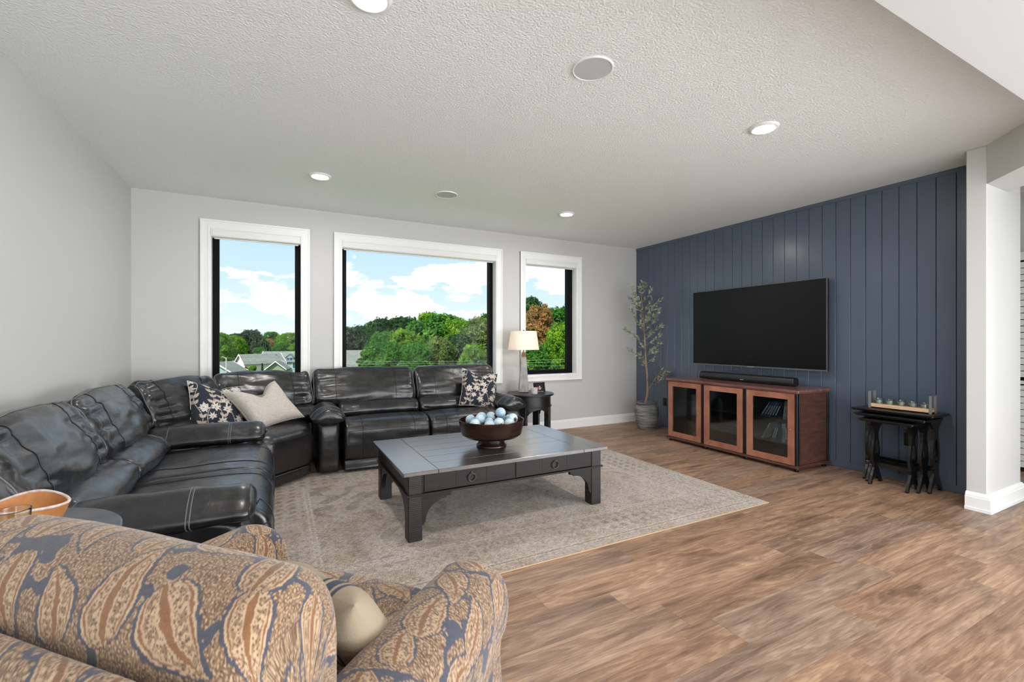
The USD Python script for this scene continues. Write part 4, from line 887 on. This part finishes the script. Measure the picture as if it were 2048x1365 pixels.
def spray(P0, dr, L, n):
    dr = dr / np.linalg.norm(dr); pts = []; p = P0.copy(); dd = dr.copy()
    for k in range(8): pts.append(p.copy()); dd = dd + rg.normal(size=3) * .10 + np.array([0, 0, .05]); dd /= np.linalg.norm(dd); p = p + dd * L / 7
    pts = np.array(pts); br.append(tube(pts, np.linspace(.0042, .0012, 8), 5))
    for k in range(n):
        f_ = rg.uniform(.18, 1); i_ = min(int(f_ * 7), 6); q = pts[i_] + (pts[i_ + 1] - pts[i_]) * (f_ * 7 - i_); a = pts[i_ + 1] - pts[i_]; a /= np.linalg.norm(a)
        o = rg.normal(size=3); o -= a * (o @ a); o /= np.linalg.norm(o)
        leaves.append(leaf(q, a * .8 + o * .75, rg.uniform(.046, .074), rg.uniform(.0065, .0095)))
right = np.array([.888, -.46, 0])
br.append(tube(spline([(.012, -.005, .56), (.05, -.03, .62), (.10, -.05, .70), (.14, -.07, .80)], 14, False), np.linspace(.010, .004, 14), 7))
for z, sd, L, n in [(.80, 1, .22, 20), (.72, 1, .2, 18), (.76, .9, .26, 18), (.84, 1.1, .18, 12), (.95, -1, .26, 26), (1.0, -.8, .2, 18), (1.02, .7, .24, 22), (1.08, -1, .32, 30), (1.12, .3, .2, 18), (1.16, 1, .30, 30), (1.22, -.4, .2, 22), (1.28, 1, .32, 34), (1.33, -1, .36, 36), (1.36, .5, .22, 20),
                    (1.42, 1, .34, 36), (1.46, -.7, .25, 24), (1.50, .9, .32, 30), (1.52, -1.0, .40, 40), (1.58, .4, .22, 20), (1.62, 1, .34, 36), (1.66, -.9, .30, 26), (1.70, 1, .34, 30), (1.74, -1, .38, 34), (1.76, .6, .26, 24), (1.82, 1, .32, 28), (1.86, -.6, .22, 20), (1.90, -1, .30, 24), (1.92, .9, .26, 20), (1.98, .2, .18, 18), (2.0, -.5, .18, 16), (2.05, .5, .15, 14), (2.10, 0, .14, 18)]:
    i_ = int(np.argmin(np.abs(ts[:, 2] - (z - .08)))); P0 = ts[i_] if z > .9 else np.array([.09 + .05 * (z - .7) / .1, -.05, z - .08])
    spray(P0, right * sd + np.array([rg.normal() * .25, rg.normal() * .35 - .1, rg.uniform(.35, .9) if z < 2 else 1.6]), L * .92, n)
off = 0; VV, FF = [], []
lim = 5.055 - PX
for b_ in br: b_.vertices[:, 0] = np.minimum(b_.vertices[:, 0], lim); b_.vertices[:, 1] = np.minimum(b_.vertices[:, 1], YB - .03 - PY)
leaves = [q for q in leaves if q[0][:, 0].max() < lim and q[0][:, 1].max() < YB - .03 - PY]
obj('branches', cat(*br), BARK, t, smooth=50, kind='stuff')
for v, f in leaves: VV.append(v); FF.append(f + off); off += len(v)
obj('foliage', (np.concatenate(VV), np.concatenate(FF)), LEAF1, t, kind='stuff')

# ------------------------------------------------------------------ paisley armchair in the foreground
def paisley(uv, seed=1):
    """Curled teardrops with ribbed outlines and florets over a flecked tan ground with slate veins."""
    u, v = uv[:, 0], uv[:, 1]; r = random.Random(seed)
    Q = lambda k, s_, o=3: meshkit.fbm(np.stack([u * k, v * k, u * 0 + s_ + seed], -1), o, s_)
    wq = np.stack([u, v, u * 0 + seed], -1); u, v = u + .007 * (meshkit.fbm(wq * 30, 2, 41) - .5) + .004 * (meshkit.noise(wq * 110, 42) - .5), v + .007 * (meshkit.fbm(wq * 30, 2, 43) - .5) + .004 * (meshkit.noise(wq * 110, 44) - .5)
    slate, tan, cream, brown, rust = (np.array(S(*c)) for c in ((72, 73, 84), (128, 101, 77), (178, 151, 122), (92, 68, 52), (126, 89, 60)))
    def dots(k, s_):
        gi, gj = np.floor(u * k), np.floor(v * k); best = np.full(len(u), 9.)
        for di in (-1, 0, 1):
            for dj in (-1, 0, 1):
                a, b2 = gi + di, gj + dj; px = (a + .2 + .6 * hash2(a, b2, s_)) / k; py = (b2 + .2 + .6 * hash2(a, b2, s_ + 1)) / k
                best = np.minimum(best, np.hypot(u - px, v - py) * k)
        return best
    fine = dots(150, 3); mid = dots(88, 7); mot = Q(60, 5)
    col = np.where((mot > .5)[:, None], tan, tan * .62 + brown * .38)
    col = np.where((fine < .30)[:, None], cream * .85, col); col = np.where(((mid < .34) & (mid > .2))[:, None], brown, col); col = np.where((mid < .2)[:, None], cream, col)
    vein = np.abs(Q(9.0, 9, 3) - .5); wd = .044 + .03 * (Q(24, 13) - .5)
    col = np.where((vein < wd)[:, None], slate, col); col = np.where(((vein > wd) & (vein < wd + .010))[:, None], cream * .8, col)
    gx = np.arange(math.floor(u.min() / .142) - 1, math.ceil(u.max() / .142) + 2); gy = np.arange(math.floor(v.min() / .155) - 1, math.ceil(v.max() / .155) + 2)
    for a in gx:
        for b2 in gy:
            h = [float(hash2(np.array(float(a)), np.array(float(b2)), q + seed)) for q in range(6)]
            cx, cy = (a + .5 + .5 * (b2 % 2) + .25 * (h[0] - .5)) * .142, (b2 + .5 + .3 * (h[1] - .5)) * .155
            m = (np.abs(u - cx) < .15) & (np.abs(v - cy) < .15)
            if not m.any(): continue
            sc = .060 + .022 * h[2]; an = (math.pi * .28 + (h[3] - .5) * 1.5) + (math.pi if h[4] > .6 else 0); fl = 1 if h[5] > .5 else -1
            du, dv = u[m] - cx, v[m] - cy
            p = (du * math.cos(an) + dv * math.sin(an)) / sc; q = fl * (-du * math.sin(an) + dv * math.cos(an)) / sc
            q = q - .42 * np.clip(p + .3, 0, 9) ** 2 * .55
            tt = (p + 1.0) / 2.35; w = 1.62 * np.sqrt(np.clip(tt, 0, 1)) * np.clip(1 - tt, 0, 1) ** 1.1
            s_ = np.where((tt > 0) & (tt < 1), np.abs(q) / np.maximum(w, 1e-3), 9); dist = np.where(s_ < 9, (s_ - 1) * w, 9) * sc
            c = col[m]
            ang = np.arctan2(q, p + .35); scal = .0025 * np.abs(np.sin(ang * 9))
            c = np.where(((s_ >= 1) & (dist < .006 + scal))[:, None], slate, c)
            ins = s_ < 1; c = np.where(ins[:, None], tan * .9 + cream * .1, c)
            c = np.where((ins & (s_ > .89))[:, None], cream, c); c = np.where((ins & (s_ > .78) & (s_ < .89))[:, None], rust, c); c = np.where((ins & (s_ > .70) & (s_ < .78))[:, None], cream * .9, c)
            core = s_ < .70
            c = np.where((core & (mid[m] < .42))[:, None], cream, c); c = np.where((core & (fine[m] < .24))[:, None], brown, c)
            c = np.where((core & (s_ < .17))[:, None], rust, c); c = np.where((core & (s_ < .25) & (s_ > .17))[:, None], cream, c)
            col[m] = c
    return col * (.86 + .28 * Q(140, 17, 2)[:, None])
PAISLEY = printed('paisley_cloth', .9, .35, 1400, .25, .22)
def cloth_puff(prof, n, x0, x1, r, nsec, wr, seed, axis='x', **k):
    m = puff(spline(prof, n), x0, x1, r, nsec, wr, seed, axis=axis, capn=24, **k); return m, paisley(m.metadata['uv'], seed)
t = thing('armchair', 'large paisley-patterned upholstered armchair in the foreground, seen from behind', 'armchair', (-.052, 1.262, -.006), -46.0)
# local frame: x to the sitter's right, y forwards
m, c = cloth_puff([(-.33, .44), (-.36, .60), (-.375, .74), (-.36, .835), (-.30, .893), (-.22, .903), (-.15, .86), (-.115, .76), (-.11, .62), (-.13, .46), (-.22, .42)], 440, -.47, .372, .085, 300, .010, 3, power=2.7, wscale=(2, 4), bulge=.01)
obj('back_cushion', m, PAISLEY, t, smooth=True, color=c)
m, c = cloth_puff([(-.44, .10), (-.465, .35), (-.470, .60), (-.455, .76), (-.425, .805), (-.385, .79), (-.365, .70), (-.36, .40), (-.36, .10)], 380, -.47, .40, .06, 280, .006, 8, power=2.4, wscale=(2, 4))
obj('back_shell', m, PAISLEY, t, smooth=True, color=c)
m, c = cloth_puff([(-.12, .30), (-.12, .44), (-.05, .505), (.15, .530), (.36, .525), (.455, .485), (.475, .40), (.45, .30), (.20, .285)], 300, -.36, .275, .06, 200, .006, 14, power=2.5, wscale=(2, 4), bulge=.01)
obj('seat_cushion', m, PAISLEY, t, smooth=True, color=c)
m, c = cloth_puff([(-.36, .06), (-.36, .28), (0, .285), (.42, .285), (.44, .18), (.42, .06), (0, .05)], 120, -.40, .33, .03, 70, 0, 21)
obj('seat_base', m, PAISLEY, t, smooth=True, color=c)
for s_ in (-1, 1):
    xm = .39 if s_ > 0 else -.46
    m, c = cloth_puff([(xm - .095, .06), (xm - .098, .30), (xm - .115, .44), (xm - .118, .53), (xm - .085, .60), (xm, .625), (xm + .085, .60), (xm + .118, .53), (xm + .115, .44), (xm + .095, .36), (xm + .095, .06)], 340, -.40, .475, .075, 260, .007, 30 + s_, axis='y', power=2.3, wscale=(3, 5))
    obj('arm', m, PAISLEY, t, smooth=True, color=c)
LEGW = paint('chair_leg_wood', S(58, 38, 26), .4)
for sx in (-1, 1):
    for sy in (-.38, .38): obj('leg', lathe([(0, 0), (.018, 0), (.026, .05), (.028, .065), (0, .065)], 18, (sx * .34, sy, 0)), LEGW, t, smooth=40)
STRIPE = M('striped_canvas', {'tc': ('texture_coordinate', {}), 'x': ('separate_xyz', {}), 'n': ('noise_texture', {'scale': 160.0}),
    'r': ('rgb_ramp', {'interpolate': False, 'ramp': [(0, S(152, 136, 115)), (.30, S(66, 70, 82)), (.325, S(152, 136, 115)), (.345, S(66, 70, 82)), (.40, S(164, 148, 127)), (.42, S(66, 70, 82)), (.445, S(152, 136, 115))]}),
    'a': ('math', {'math_type': 'multiply_add', 'value2': 2.0, 'value3': .5}), 'bp': ('bump', {'strength': .3, 'distance': .002}), 'p': ('principled_bsdf', {'roughness': .9})},
    [('tc.object', 'x.vector'), ('tc.object', 'n.vector'), ('x.x', 'a.value1'), ('a.value', 'r.fac'), ('r.color', 'p.base_color'), ('n.fac', 'bp.height'), ('bp.normal', 'p.normal')])
q = thing('lumbar_pillow', 'cream pillow with dark stripes leaning in the paisley armchair', 'pillow', (.120, 1.210, .595), -51.1 + 180 - 8, tilt=(58, 0))
m, uv = throw_pillow(.36, .29, .12, 60, .09, 4, 0)
obj('cover', m, STRIPE, q, smooth=True)

# ------------------------------------------------------------------ small round table with a leather tray and a glass
SX, SY, SZ = -.79, 1.885, .68
SLATE = mottled('slate_top', S(66, 72, 78), S(92, 98, 104), .35, (10, 10, 10))
t = thing('accent_table', 'small round dark accent table between the armchair and the sofa', 'side table', (SX, SY, 0))
obj('tabletop', lathe([(0, SZ), (.328, SZ), (.334, SZ - .005), (.334, SZ - .016), (.328, SZ - .02), (0, SZ - .02)], 64), SLATE, t, smooth=40)
obj('pedestal', lathe([(0, SZ - .02), (.06, SZ - .02), (.03, SZ - .06), (.022, .35), (.03, .06), (.05, .03), (0, .03)], 32), BLACKW, t, smooth=40)
obj('base', lathe([(0, .03), (.05, .03), (.17, .016), (.18, .008), (.178, 0), (0, 0)], 48), BLACKW, t, smooth=40)
TANL = mottled('tan_leather', S(176, 112, 58), S(208, 148, 88), .5, (12, 12, 12), 4.0, .15); EDGE = mottled('raw_hide_edge', S(190, 170, 160), S(222, 208, 200), .8, (60, 60, 60))
q = thing('leather_bowl', 'tan leather bowl with a pale stitched rim on the accent table', 'bowl', (-.712, 1.925, SZ))
a = np.linspace(0, 2 * math.pi, 72, endpoint=False)
def ring(R, z, wob): return np.stack([R * np.cos(a) * (1 + .10 * np.cos(2 * a)), R * .92 * np.sin(a), z - wob * (np.cos(2 * a + .5) + .3 * np.sin(3 * a))], 1)
outer = [ring(.05, .002, 0), ring(.075, .004, 0), ring(.09, .03, .002), ring(.105, .07, .006), ring(.112, .100, .010)]; inner = [ring(.108, .100, .010), ring(.101, .07, .006), ring(.085, .03, .002), ring(.05, .010, 0)]
L = outer + inner; V = np.concatenate(L + [np.array([[0, 0, .002], [0, 0, .010]])]); n = 72; f = []
for i in range(len(L) - 1):
    for j in range(n): k = (j + 1) % n; f += [(i * n + j, i * n + k, (i + 1) * n + k), (i * n + j, (i + 1) * n + k, (i + 1) * n + j)]
for j in range(n): k = (j + 1) % n; f += [(len(L) * n, k, j), (len(L) * n + 1, (len(L) - 1) * n + j, (len(L) - 1) * n + k)]
obj('bowl', trimesh.Trimesh(V, np.array(f), process=False), TANL, q, smooth=50)
obj('rim', tube(ring(.110, .102, .010), .0045, 8, closed=True), EDGE, q, smooth=60)
q = thing('drinking_glass', 'clear tumbler at the left edge of the picture beside the leather bowl', 'glass', (-.66, 1.765, SZ))
obj('glass', lathe([(0, 0), (.028, 0), (.031, .003), (.040, .132), (.0385, .133), (.0365, .128), (.029, .010), (0, .008)], 48), CLEAR, q, smooth=40)

# ------------------------------------------------------------------ outdoors: lawn, houses, trees, power lines
YAW = math.radians(27.41)
def bearing(px, depth):
    """The point of the ground plan at a compass bearing (named by where it shows) and distance from the house."""
    a = (px - 1024) / F_PX * depth
    return np.array([a * math.cos(YAW) + depth * math.sin(YAW), -a * math.sin(YAW) + depth * math.cos(YAW)])
def high(py, depth): return 1.287 + (680.8 - py) / F_PX * depth
GZ = -9.0
LAWN = mottled('lawn', S(72, 104, 44), S(112, 140, 66), .95, (.25, .25, .25), 6.0)
tag(obj('lawn', box(-400, 500, 12, 700, GZ - .5, GZ, 0), LAWN), 'sunlit green lawn far below the windows', 'lawn', None, 'structure')

def leafy(name, c1, c2, c3):
    return M(name, {'tc': ('texture_coordinate', {}), 'n': ('noise_texture', {'scale': .55, 'detail': 3.0}), 'g': ('geometry', {}), 'ad': ('math', {'math_type': 'multiply_add', 'value2': .45, 'value3': -.22}), 'sm': ('math', {'math_type': 'add'}),
        'r': ('rgb_ramp', {'ramp': [(.28, c1), (.5, c2), (.72, c3)]}), 'd': ('principled_bsdf', {'roughness': .6, 'specular_ior_level': .2}), 'tr': ('translucent_bsdf', {}), 'x': ('mix_closure', {'fac': .35})},
        [('tc.object', 'n.vector'), ('g.random_per_island', 'ad.value1'), ('n.fac', 'sm.value1'), ('ad.value', 'sm.value2'), ('sm.value', 'r.fac'), ('r.color', 'd.base_color'), ('r.color', 'tr.color'), ('d.BSDF', 'x.closure1'), ('tr.BSDF', 'x.closure2')], surface='x.closure')
LM = dict(bright=leafy('leaves_bright', S(84, 128, 26), S(146, 180, 34), S(204, 216, 56)), mid=leafy('leaves_mid', S(54, 104, 32), S(98, 148, 44), S(150, 186, 66)), dark=leafy('leaves_dark', S(38, 70, 36), S(68, 106, 48), S(112, 146, 74)),
          grey=leafy('leaves_grey', S(52, 68, 48), S(84, 104, 72), S(120, 134, 98)), rust=leafy('leaves_rust', S(120, 98, 52), S(186, 132, 78), S(218, 172, 116)), pale=leafy('leaves_pale', S(88, 108, 54), S(132, 150, 84), S(176, 186, 122)))
TRUNK = mottled('tree_trunk', S(70, 58, 48), S(110, 94, 80), .9, (2, 2, 1), 4.0)
def crown(seed, H, R, n_blob, n_leaf, leaf_size, z0=.22, taper=.25):
    """Leaves on the skins of many overlapping balls of foliage: a tree crown H tall, R in radius, standing on z = 0."""
    g = np.random.default_rng(seed); C = []
    for k in range(n_blob):
        z = z0 + (1 - z0) * (k + .5) / n_blob; w = R * (math.sin(math.pi * min(max((z - z0) / (1 - z0), .0), 1) ** .75 * .92 + .12)) ** .7
        a = k * 2.399 + g.uniform(-.4, .4); rr = w * math.sqrt(g.uniform(.05, .75)); s_ = R * g.uniform(.15, .36)
        C.append((rr * math.cos(a), rr * math.sin(a), min(z * H, H - s_ * .8), s_))
    C.append((g.normal() * R * .1, g.normal() * R * .1, H - R * .25, R * .26)); C = np.array(C)
    b = g.integers(0, len(C), n_leaf); d = g.normal(size=(n_leaf, 3)); d /= np.linalg.norm(d, axis=1, keepdims=True); d[:, 2] = np.where(d[:, 2] < -.5, -d[:, 2], d[:, 2])
    bump = 1 + .3 * np.sin(d[:, 0] * 5 + b) * np.sin(d[:, 1] * 5 + 2 * b) * np.sin(d[:, 2] * 5)
    P = C[b, :3] + d * (C[b, 3] * bump * (1 - .35 * g.random(n_leaf) ** 2))[:, None]
    inside = np.zeros(n_leaf, bool)
    for c in C: inside |= np.linalg.norm(P - c[:3], axis=1) < c[3] * .62
    P, d = P[~inside], d[~inside]; n = len(P)
    nrm = d + g.normal(size=(n, 3)) * .55; nrm /= np.linalg.norm(nrm, axis=1, keepdims=True)
    u = np.cross(nrm, g.normal(size=(n, 3))); u /= np.linalg.norm(u, axis=1, keepdims=True); w = np.cross(nrm, u)
    s_ = leaf_size * g.uniform(.6, 1.25, n)[:, None]
    V = np.stack([P - u * s_ * .6, P + w * s_ * .36 + nrm * s_ * .12, P + u * s_ * .6, P - w * s_ * .36 + nrm * s_ * .12], 1).reshape(-1, 3); o = np.arange(n)[:, None] * 4
    return V, np.concatenate([o + [0, 1, 2], o + [0, 2, 3]]), C
PROT = {}
def tree(kind, shape, px, depth, top, label, wide=1.0, group=None):
    p = bearing(px, depth); H0, R0 = [(12, 4.6), (12, 5.6), (10, 3.4)][shape]; s_ = (high(top, depth) - GZ) / H0
    r = random.Random(px * 7 + depth).uniform(0, 360)
    if (kind, shape) in PROT:
        return dup(PROT[kind, shape], (p[0], p[1], GZ), r, label, group, scale=(s_ * wide, s_ * wide, s_))
    t = thing('tree', label, 'tree', (p[0], p[1], GZ), r, group, None, None, (s_ * wide, s_ * wide, s_))
    V, Fc, C = crown(sum(map(ord, kind)) + shape, H0, R0, 44 + 8 * shape, 20000, .40)
    obj('foliage', (V, Fc), LM[kind], t, kind='stuff')
    bars = [tube([(0, 0, 0), (.1, .05, H0 * .2), (0, .1, H0 * .5), (.05, 0, H0 * .85)], [.32, .26, .17, .05], 8)]
    for c in C[::3]: bars.append(tube([(0, 0, max(.18 * H0, c[2] * .55)), (c[0] * .55, c[1] * .55, c[2] * .85), (c[0], c[1], c[2])], [.11, .07, .03], 6))
    obj('trunk', cat(*bars), TRUNK, t)
    PROT[kind, shape] = t; return t
L_ = [  # kind, shape, bearing, distance, top of the crown, label, width
    ('bright', 0, 440, 150, 669, 'bright yellow-green tree at the left edge of the left window', 1.0), ('bright', 1, 466, 158, 674, 'second bright green tree in the left window, left of the dark oak', .9),
    ('grey', 1, 501, 170, 663, 'big dark grey-green oak standing above the houses in the left window', .95), ('mid', 0, 530, 175, 683, 'mid-green tree behind the house roofs in the left window', .95),
    ('rust', 0, 540, 190, 679, 'rust-tinted tree behind the roofs in the left window', .7), ('mid', 1, 560, 172, 688, 'green tree right of the rust-tinted one in the left window', .8), ('bright', 0, 588, 165, 690, 'yellow-green tree at the right edge of the left window', .8),
    ('mid', 2, 520, 160, 697, 'low green tree directly behind the white gable in the left window', 1.4),
    ('grey', 1, 704, 118, 659, 'grey-green tree above the small house at the left of the wide window', 1.0), ('dark', 1, 728, 140, 655, 'dark tree behind the grey-green one at the left of the wide window', .9),
    ('dark', 0, 764, 104, 641, 'dark green pointed tree left of the middle of the wide window', .85), ('dark', 2, 806, 108, 639, 'narrow dark green tree rising behind the bright ones in the wide window', 1.1), ('mid', 0, 838, 100, 647, 'mid-green tree in the middle of the wide window', .9),
    ('bright', 0, 856, 104, 630, 'tallest tree in the wide window, with an airy yellow-green crown', .75), ('mid', 2, 888, 100, 633, 'tall green tree right of the tallest one in the wide window', 1.1), ('bright', 1, 920, 96, 644, 'broad yellow-green tree right of the middle of the wide window', .75),
    ('pale', 0, 962, 92, 640, 'pale green tree at the right of the wide window', .8), ('mid', 0, 982, 96, 633, 'green tree at the right edge of the wide window', .7),
    ('bright', 1, 806, 84, 664, 'bright yellow-green tree in front, left of the middle of the wide window', .72), ('mid', 1, 768, 84, 668, 'green tree in front beside the small house in the wide window', .70), ('mid', 2, 752, 84, 690, 'low dark green tree hiding the right end of the small house', 1.2), ('pale', 1, 880, 80, 680, 'pale shrubby tree low in the middle of the wide window', .75),
    ('bright', 0, 944, 80, 692, 'bright yellow-green bushy tree low at the right of the wide window', 1.0), ('dark', 0, 915, 86, 672, 'dark tree between the yellow-green ones at the right of the wide window', .8), ('mid', 1, 832, 76, 692, 'low mid-green tree at the foot of the wood in the wide window', .8), ('mid', 0, 785, 78, 688, 'green tree low in front of the dark pointed one in the wide window', .9),
    ('dark', 0, 1062, 90, 600, 'dark green tree at the left of the right window', .75), ('rust', 0, 1080, 74, 618, 'rust-brown tree behind the lamp in the right window', .62), ('mid', 1, 1116, 84, 622, 'tall green tree at the right of the right window', .6), ('bright', 1, 1118, 66, 655, 'bright green tree in front at the right of the right window', .55), ('mid', 0, 1072, 62, 694, 'low green tree at the foot of the right window', .9), ('rust', 2, 1056, 70, 655, 'small brownish tree left of the rust-brown one in the right window', 1.0), ('dark', 1, 1150, 88, 615, 'dark tree hidden behind the right jamb of the right window', .6)]
for kd, sh_, px, dp, top, lab, wd in L_: tree(kd, sh_, px, dp, top, lab, wd)
for k, px in enumerate(range(400, 1260, 34)): tree(['mid', 'dark', 'grey', 'bright'][(k * 7) % 4], k % 2, px + (k * 13) % 11, 210 + (k * 37) % 40, 672 - (k * 5) % 7, 'distant tree of the wood along the horizon', 1.25, 'distant trees along the horizon')
# shrubs by the houses
def shrub(kind, px, depth, zt, R, label, cone=False):
    p = bearing(px, depth); H = high(zt, depth) - GZ
    t = thing('shrub', label, 'shrub', (p[0], p[1], GZ))
    g = np.random.default_rng(int(px))
    if cone:
        n = 2600; h = g.random(n) ** 1.3; a = g.random(n) * 6.283; P = np.stack([R * (1 - h) * np.cos(a), R * (1 - h) * np.sin(a), h * H], 1); d = np.stack([np.cos(a), np.sin(a), .6 + 0 * a], 1)
        u = np.cross(d, g.normal(size=(n, 3))); u /= np.linalg.norm(u, axis=1, keepdims=True); w = np.cross(d, u); s_ = .22
        V = np.stack([P - u * s_, P + w * s_ * .6, P + u * s_, P - w * s_ * .6], 1).reshape(-1, 3); o = np.arange(n)[:, None] * 4; Fc = np.concatenate([o + [0, 1, 2], o + [0, 2, 3]])
    else: V, Fc, _ = crown(int(px), H, R, 12, 5000, .3, .05)
    obj('foliage', (V, Fc), LM[kind], t, kind='stuff'); obj('stem', tube([(0, 0, 0), (0, 0, H * .6)], .08, 6), TRUNK, t)
shrub('bright', 506, 118, 733, 1.6, 'yellow-green shrub in front of the white gable'); shrub('rust', 491, 116, 735, 1.0, 'small orange shrub left of the white gable'); shrub('dark', 524.5, 112, 728, .45, 'narrow conical evergreen in front of the white-gabled house', True)

ROOF = mottled('asphalt_shingles', S(86, 92, 88), S(108, 114, 108), .9, (1.5, 1.5, 5), 5.0); SIDING = paint('house_siding', S(205, 196, 190), .7); SIDING2 = paint('house_siding_teal', S(128, 150, 152), .7); FASCIA = paint('house_fascia', S(205, 208, 206), .6); HGLASS = paint('house_window_glass', S(44, 70, 92), .1); GABLEG = paint('house_gable_green', S(118, 134, 114), .8)
def roof_pair(parent, L, W, z0, h, over=.5, name='roof'):
    for s_ in (-1, 1):
        k = h / (W / 2); y1 = W / 2 + over
        P = sg.Polygon([(0, z0 + h), (s_ * y1, z0 + h - k * y1), (s_ * y1, z0 + h - k * y1 + .2), (0, z0 + h + .2)]).buffer(0)
        m_ = extrude(P, L + 2 * over, 'x', (-L / 2 - over, 0, 0)); rf = obj(name, m_, ROOF, parent)
        for e in (-1, 1):
            P2 = sg.Polygon([(0, z0 + h - .05), (s_ * y1, z0 + h - k * y1 - .05), (s_ * y1, z0 + h - k * y1 + .26), (0, z0 + h + .26)]).buffer(0)
            obj('fascia', extrude(P2, .12, 'x', (e * (L / 2 + over) - .06, 0, 0)), FASCIA, rf)
def house(label, px, depth, rz, L, W, eave, ridge, mat):
    p = bearing(px, depth); t = thing('house', label, 'house', (p[0], p[1], GZ), rz)
    ez, h = high(eave, depth) - GZ, high(ridge, depth) - high(eave, depth)
    obj('walls', extrude(sg.Polygon([(-W / 2, 0), (W / 2, 0), (W / 2, ez), (0, ez + h - .1), (-W / 2, ez)]), L, 'x', (-L / 2, 0, 0)), mat, t); roof_pair(t, L, W, ez, h); return t, ez, h
def hwin(t, x0, x1, z0, z1, y):
    w_ = obj('window', extrude(sg.box(x0 - .12, z0 - .12, x1 + .12, z1 + .12).difference(sg.box(x0, z0, x1, z1)), .1, 'y', (0, y - .08, 0)), FASCIA, t)
    obj('pane', box(x0, x1, y - .03, y + .02, z0, z1, 0), HGLASS, w_)
def front_gable(t, x, w, L, z0, h, y):
    """A cross gable that looks out of a roof towards the camera."""
    g_ = obj('cross_gable', extrude(sg.Polygon([(x - w / 2, z0), (x + w / 2, z0), (x, z0 + h)]), L, 'y', (0, y, 0)), GABLEG, t)
    for s_ in (-1, 1):
        P = sg.Polygon([(x, z0 + h), (x + s_ * (w / 2 + .4), z0 - .8 * h / w), (x + s_ * (w / 2 + .4), z0 - .8 * h / w + .22), (x, z0 + h + .22)]).buffer(0)
        obj('gable_roof', extrude(P, L + .5, 'y', (0, y - .5, 0)), ROOF, g_)
# white-gabled house: its gable end looks left towards the camera
t, ez, h = house('grey-roofed house with a white gable end in the left window', 521, 135, 24, 11, 6.6, 726, 709.5, SIDING)
t, ez, h = house('larger house with dormers behind the white-gabled one in the left window', 568, 142, -15, 11.0, 7.5, 721, 704.5, SIDING2)
for k, x in enumerate((-1.2, 2.6)):
    dm = obj('dormer', box(x - 1.0, x + 1.0, -3.9, -1.2, ez - .2, ez + 1.0, .02), SIDING2, t)
    for s_ in (-1, 1): obj('dormer_roof', extrude(sg.Polygon([(x, ez + 1.9), (x + s_ * 1.3, ez + .85), (x + s_ * 1.3, ez + 1.05), (x, ez + 2.1)]), 2.9, 'y', (0, -4.1, 0)), ROOF, dm)
    obj('dormer_gable', extrude(sg.Polygon([(x - 1, ez + .95), (x + 1, ez + .95), (x, ez + 1.85)]), .2, 'y', (0, -3.95, 0)), SIDING2, dm)
    for dx in (-.45, .45): obj('dormer_window', box(x + dx - .35, x + dx + .35, -3.95, -3.85, ez - .05, ez + .85, .01), HGLASS, dm)
for x in (-3.5, -1.0, 1.6, 4.0): hwin(t, x - .6, x + .6, ez - 2.3, ez - .7, -3.76)
t, ez, h = house('low grey garage gable right of the white one in the left window', 557, 128, 75, 5.0, 4.6, 736.5, 723.5, GABLEG)
t, ez, h = house('small grey-roofed house at the lower left of the left window', 448, 112, 62, 6, 7.0, 742, 725, SIDING2)
t, ez, h = house('grey-roofed teal house at the left of the wide window', 700, 110, -12, 7.4, 7.5, 730, 702.5, SIDING2)
for x in (-1.3, -.4, .5, 2.6): hwin(t, x - .28, x + .28, ez - 1.5, ez - .35, -3.76)
front_gable(t, -2.9, 1.5, 2.4, ez + 2.1, .9, -2.6)
POLE = paint('pole_grey', S(176, 170, 160), .8)
p = bearing(452.5, 62)
t = thing('utility_pole', 'thin pale street pole with a bent arm at the lower left of the left window', 'pole', (p[0], p[1], GZ))
hz = high(715.5, 62) - GZ; obj('pole', tube([(0, 0, 0), (0, 0, hz)], [.09, .06], 8), POLE, t); obj('arm', tube([(0, 0, hz - .15), (-.25, .1, hz), (-.55, .2, hz + .12)], .035, 6), POLE, t)
WIRE = paint('power_line', S(150, 162, 152), .5)
def wire(a, b2, sag, r, label, n=16):
    A = np.array([*bearing(a[0], a[2]), high(a[1], a[2])]); B = np.array([*bearing(b2[0], b2[2]), high(b2[1], b2[2])]); q = np.linspace(0, 1, n)
    P = A + (B - A) * q[:, None]; P[:, 2] -= sag * 4 * q * (1 - q)
    w_ = thing('power_line', label, 'power line', tuple(A)); obj('wire', tube(P - A, r, 5), WIRE, w_)
wire((380, 712, 62), (1240, 717, 40), .5, .008, 'highest of the pale power lines crossing in front of the trees'); wire((380, 714, 62), (1240, 721.5, 40), .55, .008, 'middle power line crossing in front of the trees'); wire((560, 722, 55), (1240, 730, 40), .35, .007, 'lowest power line crossing in front of the trees')
